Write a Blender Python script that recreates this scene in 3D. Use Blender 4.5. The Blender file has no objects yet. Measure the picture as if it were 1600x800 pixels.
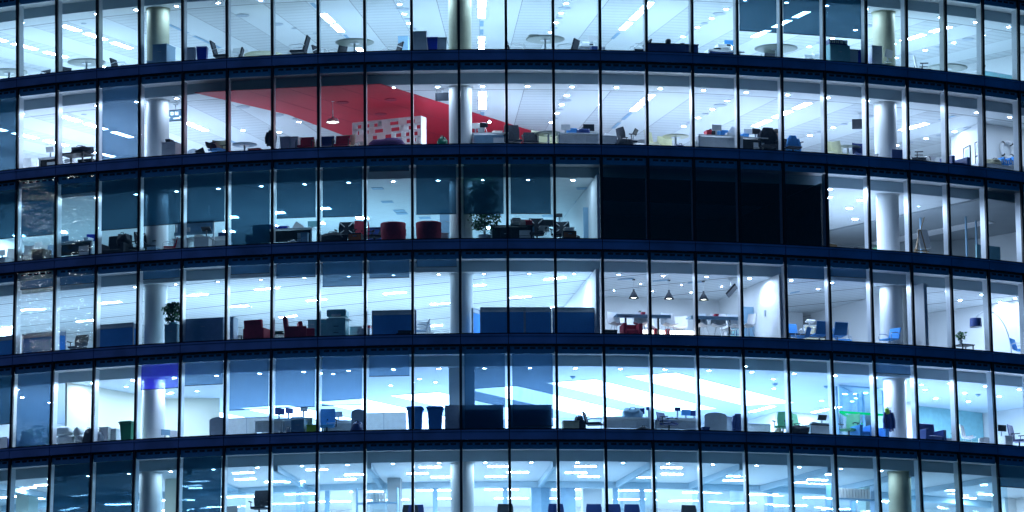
import bpy, bmesh, math, random
from mathutils import Vector, Matrix
random.seed(7)
pi = math.pi
sc = bpy.context.scene
COL = sc.collection

# ------------------------------------------------------------------ geometry of the place
D, F, PITCH, YAW, ROLL, ZC = 150.016, 7599.5, 0.16705, 0.00649, 0.00798, -19.838
TH0, H, R, GA, GB = -0.11629, 3.02336, 31.42415, -0.01596, 0.00859
FLOOR, CEIL = -0.14, 2.13          # floor and ceiling above a storey's sill line
K0, K1 = -12, 18

def zb(s): return (4 - s) * H
def W(k, d, z):
    th = TH0 + k * 1.5 / R
    r = R * (1 + GA * z / 10 + GB * (z / 10) ** 2) - d
    return Vector((r * math.sin(th), R - r * math.cos(th), z))
def ang(k): return TH0 + k * 1.5 / R
cy_, sy_ = math.cos(YAW), math.sin(YAW); cp_, sp_ = math.cos(PITCH), math.sin(PITCH); cr_, sr_ = math.cos(ROLL), math.sin(ROLL)
def to_world(x, y, z):
    Y = cp_ * y - sp_ * z; Z = sp_ * y + cp_ * z
    return Vector((cy_ * x + sy_ * Y, -sy_ * x + cy_ * Y, Z))
EYE = Vector((0, -D, ZC))
def proj(p):
    v = p - EYE
    x, y = cy_ * v.x - sy_ * v.y, sy_ * v.x + cy_ * v.y
    y2 = cp_ * y + sp_ * v.z; z2 = -sp_ * y + cp_ * v.z
    u, w = F * x / y2, F * z2 / y2
    return 800 + cr_ * u - sr_ * w, 400 - (sr_ * u + cr_ * w)
def K(px, s, d, z=0.5):
    """module number at depth d behind the glass of storey s for a bearing measured on the photograph"""
    lo, hi = -16.0, 22.0
    for _ in range(40):
        m = (lo + hi) / 2
        if proj(W(m, d, zb(s) + z))[0] < px: lo = m
        else: hi = m
    return (lo + hi) / 2
def on_plane(px, py, z):
    u, w = px - 800, 400 - py
    uu = cr_ * u + sr_ * w; ww = -sr_ * u + cr_ * w
    d = to_world(uu / F, 1, ww / F); t = (z - ZC) / d.z
    return EYE + d * t
def on_ceil(px, py, s, z=CEIL): return on_plane(px, py, zb(s) + z)

# ------------------------------------------------------------------ materials
MATS = {}
def mat(name, col=(.5, .5, .5), rough=.5, metal=0., var=.08, scale=6., emit=None, bump=0.):
    if name in MATS: return MATS[name]
    m = bpy.data.materials.new(name); m.use_nodes = True
    nt = m.node_tree; b = nt.nodes['Principled BSDF']
    b.inputs['Roughness'].default_value = rough; b.inputs['Metallic'].default_value = metal
    tc = nt.nodes.new('ShaderNodeTexCoord'); nz = nt.nodes.new('ShaderNodeTexNoise')
    nz.inputs['Scale'].default_value = scale; nz.inputs['Detail'].default_value = 4
    nt.links.new(tc.outputs['Object'], nz.inputs['Vector'])
    rp = nt.nodes.new('ShaderNodeValToRGB')
    rp.color_ramp.elements[0].position = .3; rp.color_ramp.elements[1].position = .7
    rp.color_ramp.elements[0].color = tuple(c * (1 - var) for c in col) + (1,)
    rp.color_ramp.elements[1].color = tuple(min(1, c * (1 + var)) for c in col) + (1,)
    nt.links.new(nz.outputs['Fac'], rp.inputs[0]); nt.links.new(rp.outputs[0], b.inputs['Base Color'])
    if bump:
        bp = nt.nodes.new('ShaderNodeBump'); bp.inputs['Strength'].default_value = bump
        nt.links.new(nz.outputs['Fac'], bp.inputs['Height']); nt.links.new(bp.outputs[0], b.inputs['Normal'])
    if emit:
        b.inputs['Emission Color'].default_value = emit[0] + (1,); b.inputs['Emission Strength'].default_value = emit[1]
    MATS[name] = m
    return m
def lamp(name, col, st):
    if name in MATS: return MATS[name]
    m = bpy.data.materials.new(name); m.use_nodes = True; nt = m.node_tree
    nt.nodes.remove(nt.nodes['Principled BSDF'])
    e = nt.nodes.new('ShaderNodeEmission'); e.inputs[0].default_value = col + (1,); e.inputs[1].default_value = st
    nt.links.new(e.outputs[0], nt.nodes['Material Output'].inputs[0]); MATS[name] = m
    try: m.cycles.emission_sampling = 'FRONT'
    except Exception: pass
    return m
def glass_mat(name, tint, refl, bump=0., bscale=1.5, stretch=(1, 1, 1)):
    m = bpy.data.materials.new(name); m.use_nodes = True; nt = m.node_tree; nd = nt.nodes
    nd.remove(nd['Principled BSDF'])
    tr = nd.new('ShaderNodeBsdfTransparent'); tr.inputs[0].default_value = tint + (1,)
    gl = nd.new('ShaderNodeBsdfGlossy'); gl.inputs['Roughness'].default_value = .0
    lw = nd.new('ShaderNodeLayerWeight'); pw = nd.new('ShaderNodeMath'); pw.operation = 'POWER'; pw.inputs[1].default_value = 4.
    nt.links.new(lw.outputs['Facing'], pw.inputs[0]); fr = nd.new('ShaderNodeMath'); fr.operation = 'MULTIPLY_ADD'; fr.inputs[1].default_value = .5; fr.inputs[2].default_value = refl
    nt.links.new(pw.outputs[0], fr.inputs[0])
    mx = nd.new('ShaderNodeMixShader')
    nt.links.new(fr.outputs[0], mx.inputs[0]); nt.links.new(tr.outputs[0], mx.inputs[1]); nt.links.new(gl.outputs[0], mx.inputs[2])
    if bump:
        tc = nd.new('ShaderNodeTexCoord'); mp = nd.new('ShaderNodeMapping'); mp.inputs['Scale'].default_value = stretch
        nz = nd.new('ShaderNodeTexNoise'); nz.inputs['Scale'].default_value = bscale; nz.inputs['Detail'].default_value = 2
        bp = nd.new('ShaderNodeBump'); bp.inputs['Strength'].default_value = bump; bp.inputs['Distance'].default_value = .1
        nt.links.new(tc.outputs['Object'], mp.inputs[0]); nt.links.new(mp.outputs[0], nz.inputs[0])
        nt.links.new(nz.outputs[0], bp.inputs['Height']); nt.links.new(bp.outputs[0], gl.inputs['Normal'])
    nt.links.new(mx.outputs[0], nd['Material Output'].inputs[0])
    return m
def blind_mat(name, col, see, tint=(.62, .83, 1.)):
    m = bpy.data.materials.new(name); m.use_nodes = True; nt = m.node_tree; nd = nt.nodes
    nd.remove(nd['Principled BSDF'])
    tr = nd.new('ShaderNodeBsdfTransparent'); tr.inputs[0].default_value = tint + (1,)
    df = nd.new('ShaderNodeBsdfDiffuse'); df.inputs[0].default_value = col + (1,)
    tl = nd.new('ShaderNodeBsdfTranslucent'); tl.inputs[0].default_value = col + (1,)
    m1 = nd.new('ShaderNodeMixShader'); m1.inputs[0].default_value = .5
    m2 = nd.new('ShaderNodeMixShader')
    tc = nd.new('ShaderNodeTexCoord'); nz = nd.new('ShaderNodeTexNoise'); nz.inputs['Scale'].default_value = 9
    mp = nd.new('ShaderNodeMapping'); mp.inputs['Scale'].default_value = (1, 1, .25)
    mr = nd.new('ShaderNodeMapRange'); mr.inputs[3].default_value = 1 - see - .05; mr.inputs[4].default_value = 1 - see + .05
    nt.links.new(tc.outputs['Object'], mp.inputs[0]); nt.links.new(mp.outputs[0], nz.inputs[0]); nt.links.new(nz.outputs[0], mr.inputs[0])
    nt.links.new(df.outputs[0], m1.inputs[1]); nt.links.new(tl.outputs[0], m1.inputs[2])
    nt.links.new(mr.outputs[0], m2.inputs[0]); nt.links.new(tr.outputs[0], m2.inputs[1]); nt.links.new(m1.outputs[0], m2.inputs[2])
    nt.links.new(m2.outputs[0], nd['Material Output'].inputs[0])
    return m
def ceiling_mat(name, col, mode):
    """metal / tile ceilings; the seams are drawn from the UV map (u = module, v = metres from the glass) or from world position"""
    m = bpy.data.materials.new(name); m.use_nodes = True; nt = m.node_tree; nd = nt.nodes; L = nt.links.new
    b = nd['Principled BSDF']; b.inputs['Roughness'].default_value = .55
    tc = nd.new('ShaderNodeTexCoord'); sep = nd.new('ShaderNodeSeparateXYZ')
    def M(op, a, c=None, e=None):
        n = nd.new('ShaderNodeMath'); n.operation = op
        for i, v in enumerate((a, c, e)):
            if v is None: continue
            if isinstance(v, (int, float)): n.inputs[i].default_value = v
            else: L(v, n.inputs[i])
        return n.outputs[0]
    def seam(v, period, w, off=0.):      # 1 on a thin line every period
        f = M('FRACT', M('ADD', M('DIVIDE', v, period), off))
        return M('LESS_THAN', f, w / period)
    if mode in ('radial', 'plain', 'rings'):
        L(tc.outputs['UV'], sep.inputs[0]); u, v = sep.outputs[0], sep.outputs[1]
    else:
        L(tc.outputs['Object'], sep.inputs[0]); u, v = sep.outputs[0], sep.outputs[1]
    if mode == 'radial':
        inner = M('GREATER_THAN', v, 1.86)
        wedge = M('MULTIPLY', inner, M('LESS_THAN', M('FRACT', M('ADD', M('DIVIDE', u, 2.0), .28)), .5))
        rib = M('MULTIPLY', wedge, M('LESS_THAN', M('FRACT', M('DIVIDE', v, .42)), .30))
        line = M('MULTIPLY', inner, seam(u, 1.0, .018, .56))
        dark = M('ADD', M('MULTIPLY', wedge, .13), M('ADD', M('MULTIPLY', rib, .13), M('MULTIPLY', line, .5)))
        dark = M('ADD', dark, M('MULTIPLY', M('LESS_THAN', M('ABSOLUTE', M('SUBTRACT', v, 1.87)), .04), .7))
    elif mode == 'tile':
        ru = M('ADD', M('MULTIPLY', u, .8), M('MULTIPLY', v, .6)); rv = M('SUBTRACT', M('MULTIPLY', v, .8), M('MULTIPLY', u, .6))
        dark = M('MULTIPLY', M('MAXIMUM', seam(ru, .6, .02), seam(rv, .6, .02)), .16)
    elif mode == 'plank':
        rv = M('ADD', M('MULTIPLY', v, .857), M('MULTIPLY', u, .515))
        ru = M('SUBTRACT', M('MULTIPLY', u, .857), M('MULTIPLY', v, .515))
        a = M('MULTIPLY', M('LESS_THAN', M('FRACT', M('DIVIDE', rv, .30)), .3), .22)
        bb = M('MULTIPLY', seam(rv, 2.1, .09), .9)
        c = M('MULTIPLY', seam(ru, 3.1, .03), .12)
        dark = M('ADD', a, M('ADD', bb, c))
    elif mode == 'rings':
        dark = M('ADD', M('MULTIPLY', seam(v, .95, .03, .05), .14), M('MULTIPLY', seam(u, 2.0, .02, .3), .1))
    else:
        dark = M('MULTIPLY', seam(u, 1.0, .012, .5), .12)
    nz = nd.new('ShaderNodeTexNoise'); nz.inputs['Scale'].default_value = .6; L(tc.outputs['Object'], nz.inputs[0])
    dark = M('ADD', dark, M('MULTIPLY', nz.outputs[0], .12))
    mx = nd.new('ShaderNodeMix'); mx.data_type = 'RGBA'
    mx.inputs[6].default_value = col + (1,); mx.inputs[7].default_value = (col[0] * .1, col[1] * .13, col[2] * .16, 1)
    L(dark, mx.inputs[0]); L(mx.outputs[2], b.inputs['Base Color'])
    return m

M_ = dict(
    fascia=mat('fascia blue grey metal', (.23, .41, .66), .4, .0, .30, .9),
    cap=mat('black frame', (.004, .006, .012), .4),
    fin=mat('pale aluminium fin', (.66, .70, .74), .35, .35, .03),
    trim=mat('dark header panel', (.16, .50, .66), .5),
    slot=mat('vent slot', (.006, .012, .02), .8),
    white=mat('white paint', (.80, .81, .82), .5, 0, .03),
    bulk=mat('bulkhead grey', (.46, .62, .72), .6, 0, .05, .5),
    wallw=mat('white wall', (.76, .79, .80), .6, 0, .04, .4),
    wally=mat('cream panelled wall', (.72, .74, .62), .6, 0, .05, .4),
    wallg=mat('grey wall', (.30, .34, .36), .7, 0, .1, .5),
    wood=mat('wood', (.30, .20, .10), .5, 0, .25, 3),
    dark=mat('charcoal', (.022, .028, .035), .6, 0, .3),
    floor=mat('carpet', (.60, .62, .64), .9, 0, .1, 3),
    conc=mat('pillar paint', (.72, .76, .77), .5, 0, .03, 1),
    concy=mat('bare pale concrete pillar', (.50, .50, .36), .6, 0, .12, 2.5),
    steel=mat('brushed steel', (.55, .6, .64), .35, .5, .05),
    black=mat('black plastic', (.02, .026, .036), .45, 0, .2),
    blackf=mat('black fabric', (.022, .03, .045), .85, 0, .3, 20),
    navy=mat('navy plastic', (.02, .05, .20), .4), blue=mat('bright blue plastic', (.012, .03, .42), .4),
    screenb=mat('blue fabric screen', (.09, .38, .84), .85, 0, .08, 30),
    greyp=mat('grey plastic', (.42, .50, .58), .5), bluegrey=mat('blue grey laminate', (.24, .42, .58), .5),
    pale=mat('pale grey laminate', (.74, .78, .80), .45), teal=mat('teal laminate', (.22, .50, .56), .5),
    beech=mat('grey green table laminate', (.30, .36, .32), .4), cream=mat('cream plastic', (.62, .63, .42), .4),
    maroon=mat('maroon fabric', (.36, .02, .055), .8, 0, .15, 12), red=mat('red plastic', (.5, .02, .04), .4),
    redc=mat('red painted metal ceiling', (.58, .010, .035), .65, .0, .10, .6),
    pink=mat('plum fabric', (.12, .05, .20), .8), orange=mat('orange laminate', (.62, .16, .03), .4),
    green=mat('green plastic', (.02, .20, .11), .4), lime=mat('lime plastic', (.35, .62, .05), .4),
    mint=mat('green mesh fabric', (.16, .55, .32), .7), leaf=mat('leaf', (.04, .22, .06), .5, 0, .35, 9),
    leafd=mat('dark leaf', (.02, .11, .04), .5, 0, .4, 9), soil=mat('bark', (.08, .05, .03), .8),
    paper=mat('paper', (.8, .8, .78), .7), card=mat('beige cardboard', (.52, .50, .36), .8), skin=mat('skin', (.45, .27, .2), .6),
    hair=mat('dark hair', (.02, .015, .012), .7), shirt=mat('pale shirt', (.6, .63, .66), .8), sack=mat('white plastic sack', (.62, .70, .70), .45, 0, .12, 4, None, .6),
    lampA=lamp('fluorescent lens', (.57, .77, 1.0), 46.), spot=lamp('downlight lens', (.55, .77, 1.0), 260.), spotx=lamp('bright downlight lens', (.60, .73, 1.0), 800.), lampB=lamp('violet white lens', (.64, .75, 1.0), 54.), spotb=lamp('violet white downlight', (.62, .75, 1.0), 260.), spots=lamp('soft downlight lens', (.50, .76, 1.0), 60.),
    spotlow=lamp('dim downlight lens', (.6, .9, 1.0), 9.), panel=lamp('luminous ceiling panel', (.42, .64, 1.0), 5.4),
    troffer=lamp('troffer lens', (.42, .74, 1.0), 70.), oblique=lamp('slim linear lens', (.58, .77, 1.), 230.), triple=lamp('triple lens', (.60, .78, 1.0), 32.),
    warm=lamp('lamp inside shade', (1., .96, .82), 12.), desk=lamp('desk lamp bulb', (1., .98, .92), 90.),
    floorglow=lamp('floor strip glow', (1, .96, .95), 3.), scr=lamp('lit screen', (.25, .6, .85), .5), sky1=lamp('lit glyph', (.7, .9, 1.), 1.6),
    glintlight=lamp('lit tower window', (.8, .92, 1.), 26.), greenstrip=lamp('green manifestation strip', (.0, .75, .25), .5),
    booth=glass_mat('booth glass', (.82, .92, .96), .03),
    glass=glass_mat('facade glass', (.93, .975, .985), .022, .06, .5),
    glassw=glass_mat('old wavy facade glass', (.90, .97, .985), .09, .3, 1.6, (1, 1, 2.2)),
    blind=blind_mat('roller blind mesh', (.045, .125, .23), .20), blindl=blind_mat('pale roller blind mesh', (.10, .22, .38), .38), blindd=blind_mat('dark roller blind mesh', (.008, .045, .085), .15, (.38, .68, .9)),
    blindp=blind_mat('violet roller blind', (.06, .02, .9), .4),
)
M_['c0'] = ceiling_mat('radial metal ceiling', (.74, .79, .80), 'radial')
M_['c2'] = ceiling_mat('tiled ceiling', (.68, .73, .74), 'tile')
M_['c3'] = ceiling_mat('oblique plank ceiling', (.74, .80, .82), 'plank')
M_['c4'] = ceiling_mat('ringed ceiling', (.60, .74, .84), 'rings')
M_['c5'] = ceiling_mat('plain ceiling', (.66, .74, .78), 'plain')

# ------------------------------------------------------------------ mesh builder
class MB:
    def __init__(self): self.v = []; self.f = []; self.m = []; self.uv = {}
    def quad(self, pts, mi=0, uvs=None):
        n = len(self.v); self.v += [tuple(p) for p in pts]; self.f.append(tuple(range(n, n + len(pts)))); self.m.append(mi)
        if uvs: self.uv[len(self.f) - 1] = uvs
    def hexa(self, p, mi=0):            # 8 points: bottom ring 0-3, top ring 4-7
        n = len(self.v); self.v += [tuple(q) for q in p]
        for a in ((3, 2, 1, 0), (4, 5, 6, 7), (0, 1, 5, 4), (1, 2, 6, 5), (2, 3, 7, 6), (3, 0, 4, 7)):
            self.f.append(tuple(n + i for i in a)); self.m.append(mi)
    def box(self, c, s, mi=0, rz=0., rx=0., ry=0., taper=1.):
        x, y, z = s[0] / 2, s[1] / 2, s[2] / 2; mt = Matrix.Rotation(rz, 3, 'Z') @ Matrix.Rotation(rx, 3, 'X') @ Matrix.Rotation(ry, 3, 'Y')
        c = Vector(c); p = []
        for zz, t in ((-z, taper), (z, 1.)):
            for a, b in ((-x, -y), (x, -y), (x, y), (-x, y)): p.append(c + mt @ Vector((a * t, b * t, zz)))
        self.hexa(p, mi)
    def sector(self, k0, k1, d0, d1, z0, z1, mi=0, step=.5):
        n = max(1, round((k1 - k0) / step))
        for i in range(n):
            a, b = k0 + (k1 - k0) * i / n, k0 + (k1 - k0) * (i + 1) / n
            self.hexa([W(a, d0, z0), W(b, d0, z0), W(b, d1, z0), W(a, d1, z0), W(a, d0, z1), W(b, d0, z1), W(b, d1, z1), W(a, d1, z1)], mi)
    def cyl(self, c, r, h, mi=0, n=16, r2=None, axis='Z', rot=None):
        r2 = r if r2 is None else r2; c = Vector(c); b = len(self.v)
        q = rot or {'Z': Matrix.Identity(3), 'X': Matrix.Rotation(pi / 2, 3, 'Y'), 'Y': Matrix.Rotation(pi / 2, 3, 'X')}[axis]
        for zz, rr in ((0, r), (h, r2)):
            for i in range(n): self.v.append(tuple(c + q @ Vector((rr * math.cos(2 * pi * i / n), rr * math.sin(2 * pi * i / n), zz))))
        for i in range(n):
            j = (i + 1) % n; self.f.append((b + i, b + j, b + n + j, b + n + i)); self.m.append(mi)
        self.f.append(tuple(b + i for i in reversed(range(n)))); self.f.append(tuple(b + n + i for i in range(n))); self.m += [mi, mi]
    def lathe(self, prof, c=(0, 0, 0), mi=0, n=20, a0=0., a1=2 * pi):
        b = len(self.v); full = abs(a1 - a0 - 2 * pi) < 1e-6; m = n if full else n + 1
        for r, z in prof:
            for i in range(m):
                a = a0 + (a1 - a0) * i / n; self.v.append((c[0] + r * math.cos(a), c[1] + r * math.sin(a), c[2] + z))
        for j in range(len(prof) - 1):
            for i in range(n):
                i2 = (i + 1) % m if full else i + 1
                self.f.append((b + j * m + i, b + j * m + i2, b + (j + 1) * m + i2, b + (j + 1) * m + i)); self.m.append(mi)
    def tube(self, pts, r, mi=0, n=6):
        pts = [Vector(p) for p in pts]; b = len(self.v)
        for i, p in enumerate(pts):
            t = (pts[min(i + 1, len(pts) - 1)] - pts[max(i - 1, 0)]).normalized()
            up = Vector((0, 0, 1)) if abs(t.z) < .9 else Vector((1, 0, 0)); a = t.cross(up).normalized(); q = t.cross(a)
            rr = r[i] if isinstance(r, (list, tuple)) else r
            for j in range(n): self.v.append(tuple(p + rr * (math.cos(2 * pi * j / n) * a + math.sin(2 * pi * j / n) * q)))
        for i in range(len(pts) - 1):
            for j in range(n):
                k = (j + 1) % n; self.f.append((b + i * n + j, b + i * n + k, b + (i + 1) * n + k, b + (i + 1) * n + j)); self.m.append(mi)
        self.f.append(tuple(b + j for j in range(n))); self.f.append(tuple(b + (len(pts) - 1) * n + j for j in range(n))); self.m += [mi, mi]
    def lump(self, c, s, mi=0, seed=0, amp=.18, n=10):
        rnd = random.Random(seed); ph = [rnd.uniform(0, 6) for _ in range(6)]; b = len(self.v); m = n * 2
        for j in range(n + 1):
            t = pi * j / n
            for i in range(m):
                a = 2 * pi * i / m
                k = 1 + amp * (math.sin(3 * a + ph[0]) * math.sin(2 * t + ph[1]) + .6 * math.sin(5 * a + ph[2] + 3 * t) + .4 * math.sin(7 * t + ph[3]))
                x, y, z = math.sin(t) * math.cos(a), math.sin(t) * math.sin(a), math.cos(t)
                sg = lambda q: math.copysign(abs(q) ** .7, q)
                self.v.append((c[0] + s[0] / 2 * sg(x) * k, c[1] + s[1] / 2 * sg(y) * k, c[2] + s[2] / 2 * sg(z) * (k if z > 0 else 1)))
        for j in range(n):
            for i in range(m):
                i2 = (i + 1) % m; self.f.append((b + j * m + i, b + (j + 1) * m + i, b + (j + 1) * m + i2, b + j * m + i2)); self.m.append(mi)
    def build(self, name, mats, parent=None, bevel=0., smooth=False, solid=0.):
        me = bpy.data.meshes.new(name); me.from_pydata(self.v, [], self.f); me.validate(clean_customdata=False)
        mats = mats if isinstance(mats, (list, tuple)) else [mats]
        for mm in mats: me.materials.append(M_[mm] if isinstance(mm, str) else mm)
        if len(me.polygons) == len(self.m):
            me.polygons.foreach_set('material_index', self.m)
        if self.uv:
            ul = me.uv_layers.new(name='UVMap')
            for fi, uvs in self.uv.items():
                for li, q in zip(me.polygons[fi].loop_indices, uvs): ul.data[li].uv = q
        if smooth: me.polygons.foreach_set('use_smooth', [True] * len(me.polygons))
        me.update()
        o = bpy.data.objects.new(name, me); COL.objects.link(o); o.parent = parent
        if bevel:
            bv = o.modifiers.new('bevel', 'BEVEL'); bv.width = bevel; bv.segments = 2; bv.limit_method = 'ANGLE'
        if solid:
            sd = o.modifiers.new('solid', 'SOLIDIFY'); sd.thickness = solid
        return o
def tag(o, label=None, cat=None, group=None, kind=None):
    for a, b in (('label', label), ('category', cat), ('group', group), ('kind', kind)):
        if b: o[a] = b
    return o
def empty(name, loc=(0, 0, 0), rz=0.):
    o = bpy.data.objects.new(name, None); o.empty_display_size = .2; COL.objects.link(o); o.location = loc; o.rotation_euler = (0, 0, rz)
    return o
def copy_tree(o, parent=None):
    c = o.copy(); COL.objects.link(c); c.parent = parent
    for ch in list(o.children): copy_tree(ch, c)
    return c

# ------------------------------------------------------------------ the office building
BLD = empty('office_building', W(3, 0, zb(5) - .5))
BLD.location = (0, 0, 0)
tag(BLD, 'curved glass office building at night, lit storeys behind dark mullions and blue bands', 'building')

BLINDS = {0: {8: .84, 9: .84, 10: .84},
          1: {-10: .06, -9: .06, -6: .06, 15: 2.2},
          2: {-9: .84, -8: .82, -7: 2.08, -6: .80, -5: .84, -4: .84, -3: .05, -2: .84, -1: .82, 0: 2.24, 1: .83, 2: .83, 3: .83},
          3: {-8: 2.13, -7: 2.15, -5: 2.13, -3: 2.13, -2: 1.95, -1: 1.62, 0: 1.85, 1: 2.17, 9: 2.0, 10: 2.12},
          4: {-10: .83, -9: .83, -8: .05, -5: 1.62, -4: 1.67, -3: .82, -2: .84, -1: .86, 0: 1.75, 2: .05, 3: .12, 11: 2.1},
          5: {-7: .1, -6: .1, -4: .1, 14: 1.7, 15: 1.7}}
TOP = H - .34
def window_size(s, k):
    a, b = proj(W(k, 0, zb(s) + 1)), proj(W(k + 1, 0, zb(s) + 1))
    vis = min(b[0], 1600) - max(a[0], 0)
    y1, y0 = proj(W(k, 0, zb(s)))[1], proj(W(k, 0, zb(s) + TOP))[1]
    return max(0, vis) * max(0, min(800, y1) - max(0, y0))
allw = sorted(((window_size(s, k), s, k) for s in range(6) for k in range(K0, K1)), reverse=True)
own = {(s, k) for a, s, k in allw[:100]}
def radial(k):                                   # unit vectors: inward, along
    th = ang(k); return Vector((-math.sin(th), math.cos(th), 0)), Vector((math.cos(th), math.sin(th), 0))
def mb_glass(mb, s, k):
    z0, z1 = zb(s) + .012, zb(s) + TOP - .03
    mb.hexa([W(k + .035, .0, z0), W(k + .965, .0, z0), W(k + .965, .014, z0), W(k + .035, .014, z0),
             W(k + .035, .0, z1), W(k + .965, .0, z1), W(k + .965, .014, z1), W(k + .035, .014, z1)])
def mb_mullion(mb, s, k):
    z0, z1 = zb(s) - .0, zb(s) + TOP
    i0, a0 = radial(k)
    def bar(w, d0, d1, za, zc_, mi):
        p = []
        for z in (za, zc_):
            q = W(k, 0, z)
            p += [q + i0 * d0 - a0 * w / 2, q + i0 * d0 + a0 * w / 2, q + i0 * d1 + a0 * w / 2, q + i0 * d1 - a0 * w / 2]
        mb.hexa(p, mi)
    bar(.085, -.05, .03, z0, z1, 0)
    bar(.055, .03, .30, z0, z1 - .30, 1)
def mb_grille(mb, s, k):
    zt = zb(s) + TOP
    mb.sector(k + .03, k + .97, .04, .07, zt - .285, zt - .004, 0, 1)
    for j in range(5):
        a = k + .12 + j * .165
        mb.sector(a, a + .115, .034, .042, zt - .14, zt - .08, 1, 1)
def mb_sill(mb, s, k):
    z = zb(s)
    mb.sector(k, k + 1, -.012, .05, z - .006, z + .03, 0, 1)
def mb_frame(mb, s, k): mb_sill(mb, s, k); mb_head(mb, s, k)
def mb_head(mb, s, k):
    z = zb(s)
    mb.sector(k, k + 1, -.02, .05, z + TOP - .04, z + TOP - .004, 0, 1)
def mb_blind(mb, s, k, bot):
    z1 = zb(s) + TOP - .02; z0 = zb(s) + bot
    mb.quad([W(k + .075, .10, z0), W(k + .925, .10, z0), W(k + .925, .10, z1), W(k + .075, .10, z1)])
    mb.sector(k + .075, k + .925, .092, .108, z0 - .022, z0, 1, 1)
def wmat(s, k): return 'glassw' if (k <= -7 and s in (2, 3)) or (s == 5 and k <= -4) else 'glass'
def bmat(s, k):
    if (s, k) == (4, -5): return 'blindp'
    return 'blindd' if s == 2 else ('blindl' if s == 4 and k not in (2, 3, -8) else 'blind')
restw = {n: MB() for n in ('g', 'f', 'm', 'v', 'b')}
for area, s, k in allw:
    if area <= 0 and not (K0 <= k <= K1): continue
    if (s, k) in own:
        g = MB(); mb_glass(g, s, k); w = g.build('window', wmat(s, k), BLD)
        for nm, fn, mm in (('sill', mb_sill, ['cap']), ('head_rail', mb_head, ['cap']), ('mullion', mb_mullion, ['cap', 'fin']), ('vent_grille', mb_grille, ['trim', 'slot'])):
            q = MB(); fn(q, s, k); q.build(nm, mm, w)
        if k in BLINDS[s]:
            q = MB(); mb_blind(q, s, k, BLINDS[s][k]); b = q.build('roller_blind', [bmat(s, k), 'black'], w)
            if (s, k) == (4, -5): b['label'] = 'violet roller blind half way down'
    else:
        mb_glass(restw['g'], s, k); mb_frame(restw['f'], s, k); mb_mullion(restw['m'], s, k); mb_grille(restw['v'], s, k)
        if k in BLINDS[s]: mb_blind(restw['b'], s, k, BLINDS[s][k])
rw = restw['g'].build('window', 'glass', BLD); rw['kind'] = 'stuff'
restw['f'].build('frame', 'cap', rw); restw['m'].build('mullion', ['cap', 'fin'], rw); restw['v'].build('vent_grille', ['trim', 'slot'], rw); restw['b'].build('roller_blind', ['blindd', 'black'], rw)

# bands between storeys: one long faceted metal band with open joints
for s in range(-1, 6):
    mb = MB(); z1 = zb(s) - .02; z0 = zb(s) - .325
    for k in range(K0, K1):
        mb.sector(k + .008, k + .992, -.07, .04, z0, z1 - .06, 0, 1)
        mb.sector(k + .008, k + .992, -.09, .04, z1 - .055, z1, 0, 1)
    mb.sector(K0, K1, .0, .06, z0 - .01, z1 + .01, 1, 1)
    mb.build('spandrel_band', ['fascia', 'cap'], BLD)

CM = ['c0', 'c0', 'c2', 'c3', 'c4', 'c5']
DEEP = 13.2
ceil_obj = {}
def ceil_quads(mb, s, k0, k1, d0, d1, z, mi):
    nk = max(1, round((k1 - k0) * 2)); nd = max(1, round((d1 - d0) / 2))
    for i in range(nk):
        for j in range(nd):
            a, b = k0 + (k1 - k0) * i / nk, k0 + (k1 - k0) * (i + 1) / nk; e, f = d0 + (d1 - d0) * j / nd, d0 + (d1 - d0) * (j + 1) / nd
            mb.quad([W(a, e, z), W(a, f, z), W(b, f, z), W(b, e, z)], mi, [(a + 20, e), (a + 20, f), (b + 20, f), (b + 20, e)])
for s in range(6):
    z = zb(s)
    mb = MB()
    ceil_quads(mb, s, K0, K1, .92, DEEP, z + CEIL, 0)
    for i in range((K1 - K0) * 2):
        a, b = K0 + i / 2, K0 + (i + 1) / 2
        mb.quad([W(a, .92, z + CEIL), W(b, .92, z + CEIL), W(b, .92, z + 2.47), W(a, .92, z + 2.47)], 1)
        mb.quad([W(a, .07, z + 2.47), W(a, .92, z + 2.47), W(b, .92, z + 2.47), W(b, .07, z + 2.47)], 2)
    ceil_obj[s] = mb.build('ceiling', [CM[s], 'bulk', 'white'], BLD)
    mb = MB(); mb.sector(K0, K1, .06, DEEP, z - .32, z + FLOOR, 0)
    mb.build('floor_slab', 'floor', BLD)
    mb = MB(); mb.sector(K0, K1, DEEP, DEEP + .2, z + FLOOR, z + 2.6, 0)
    for k in (K0, K1): mb.sector(k - .05, k + .05, .1, DEEP, z + FLOOR, z + 2.5, 0)
    mb.build('back_wall', 'wallw', BLD)
    for k in (-5.03, 2.0, 12.05):
        if s == 4 and k == 2.0:
            q = MB(); q.sector(1.72, 2.28, 1.15, 1.9, z + FLOOR, z + CEIL, 0, 1); c = q.build('pillar', 'conc', BLD); continue
        q = MB(); p = W(k, 1.5, z + FLOOR)
        q.lathe([(.0, 0), (.365, 0), (.365, CEIL - FLOOR - .03), (.40, CEIL - FLOOR - .03), (.40, CEIL - FLOOR)], p, 0, 40)
        q.build('pillar', 'concy' if s == 0 or (s == 5 and k > 10) else 'conc', BLD, smooth=False)
mb = MB(); mb.sector(K0, K1, .0, DEEP, zb(-1) - .3, zb(-1) + .2, 0); mb.build('floor_slab', 'floor', BLD)

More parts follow.
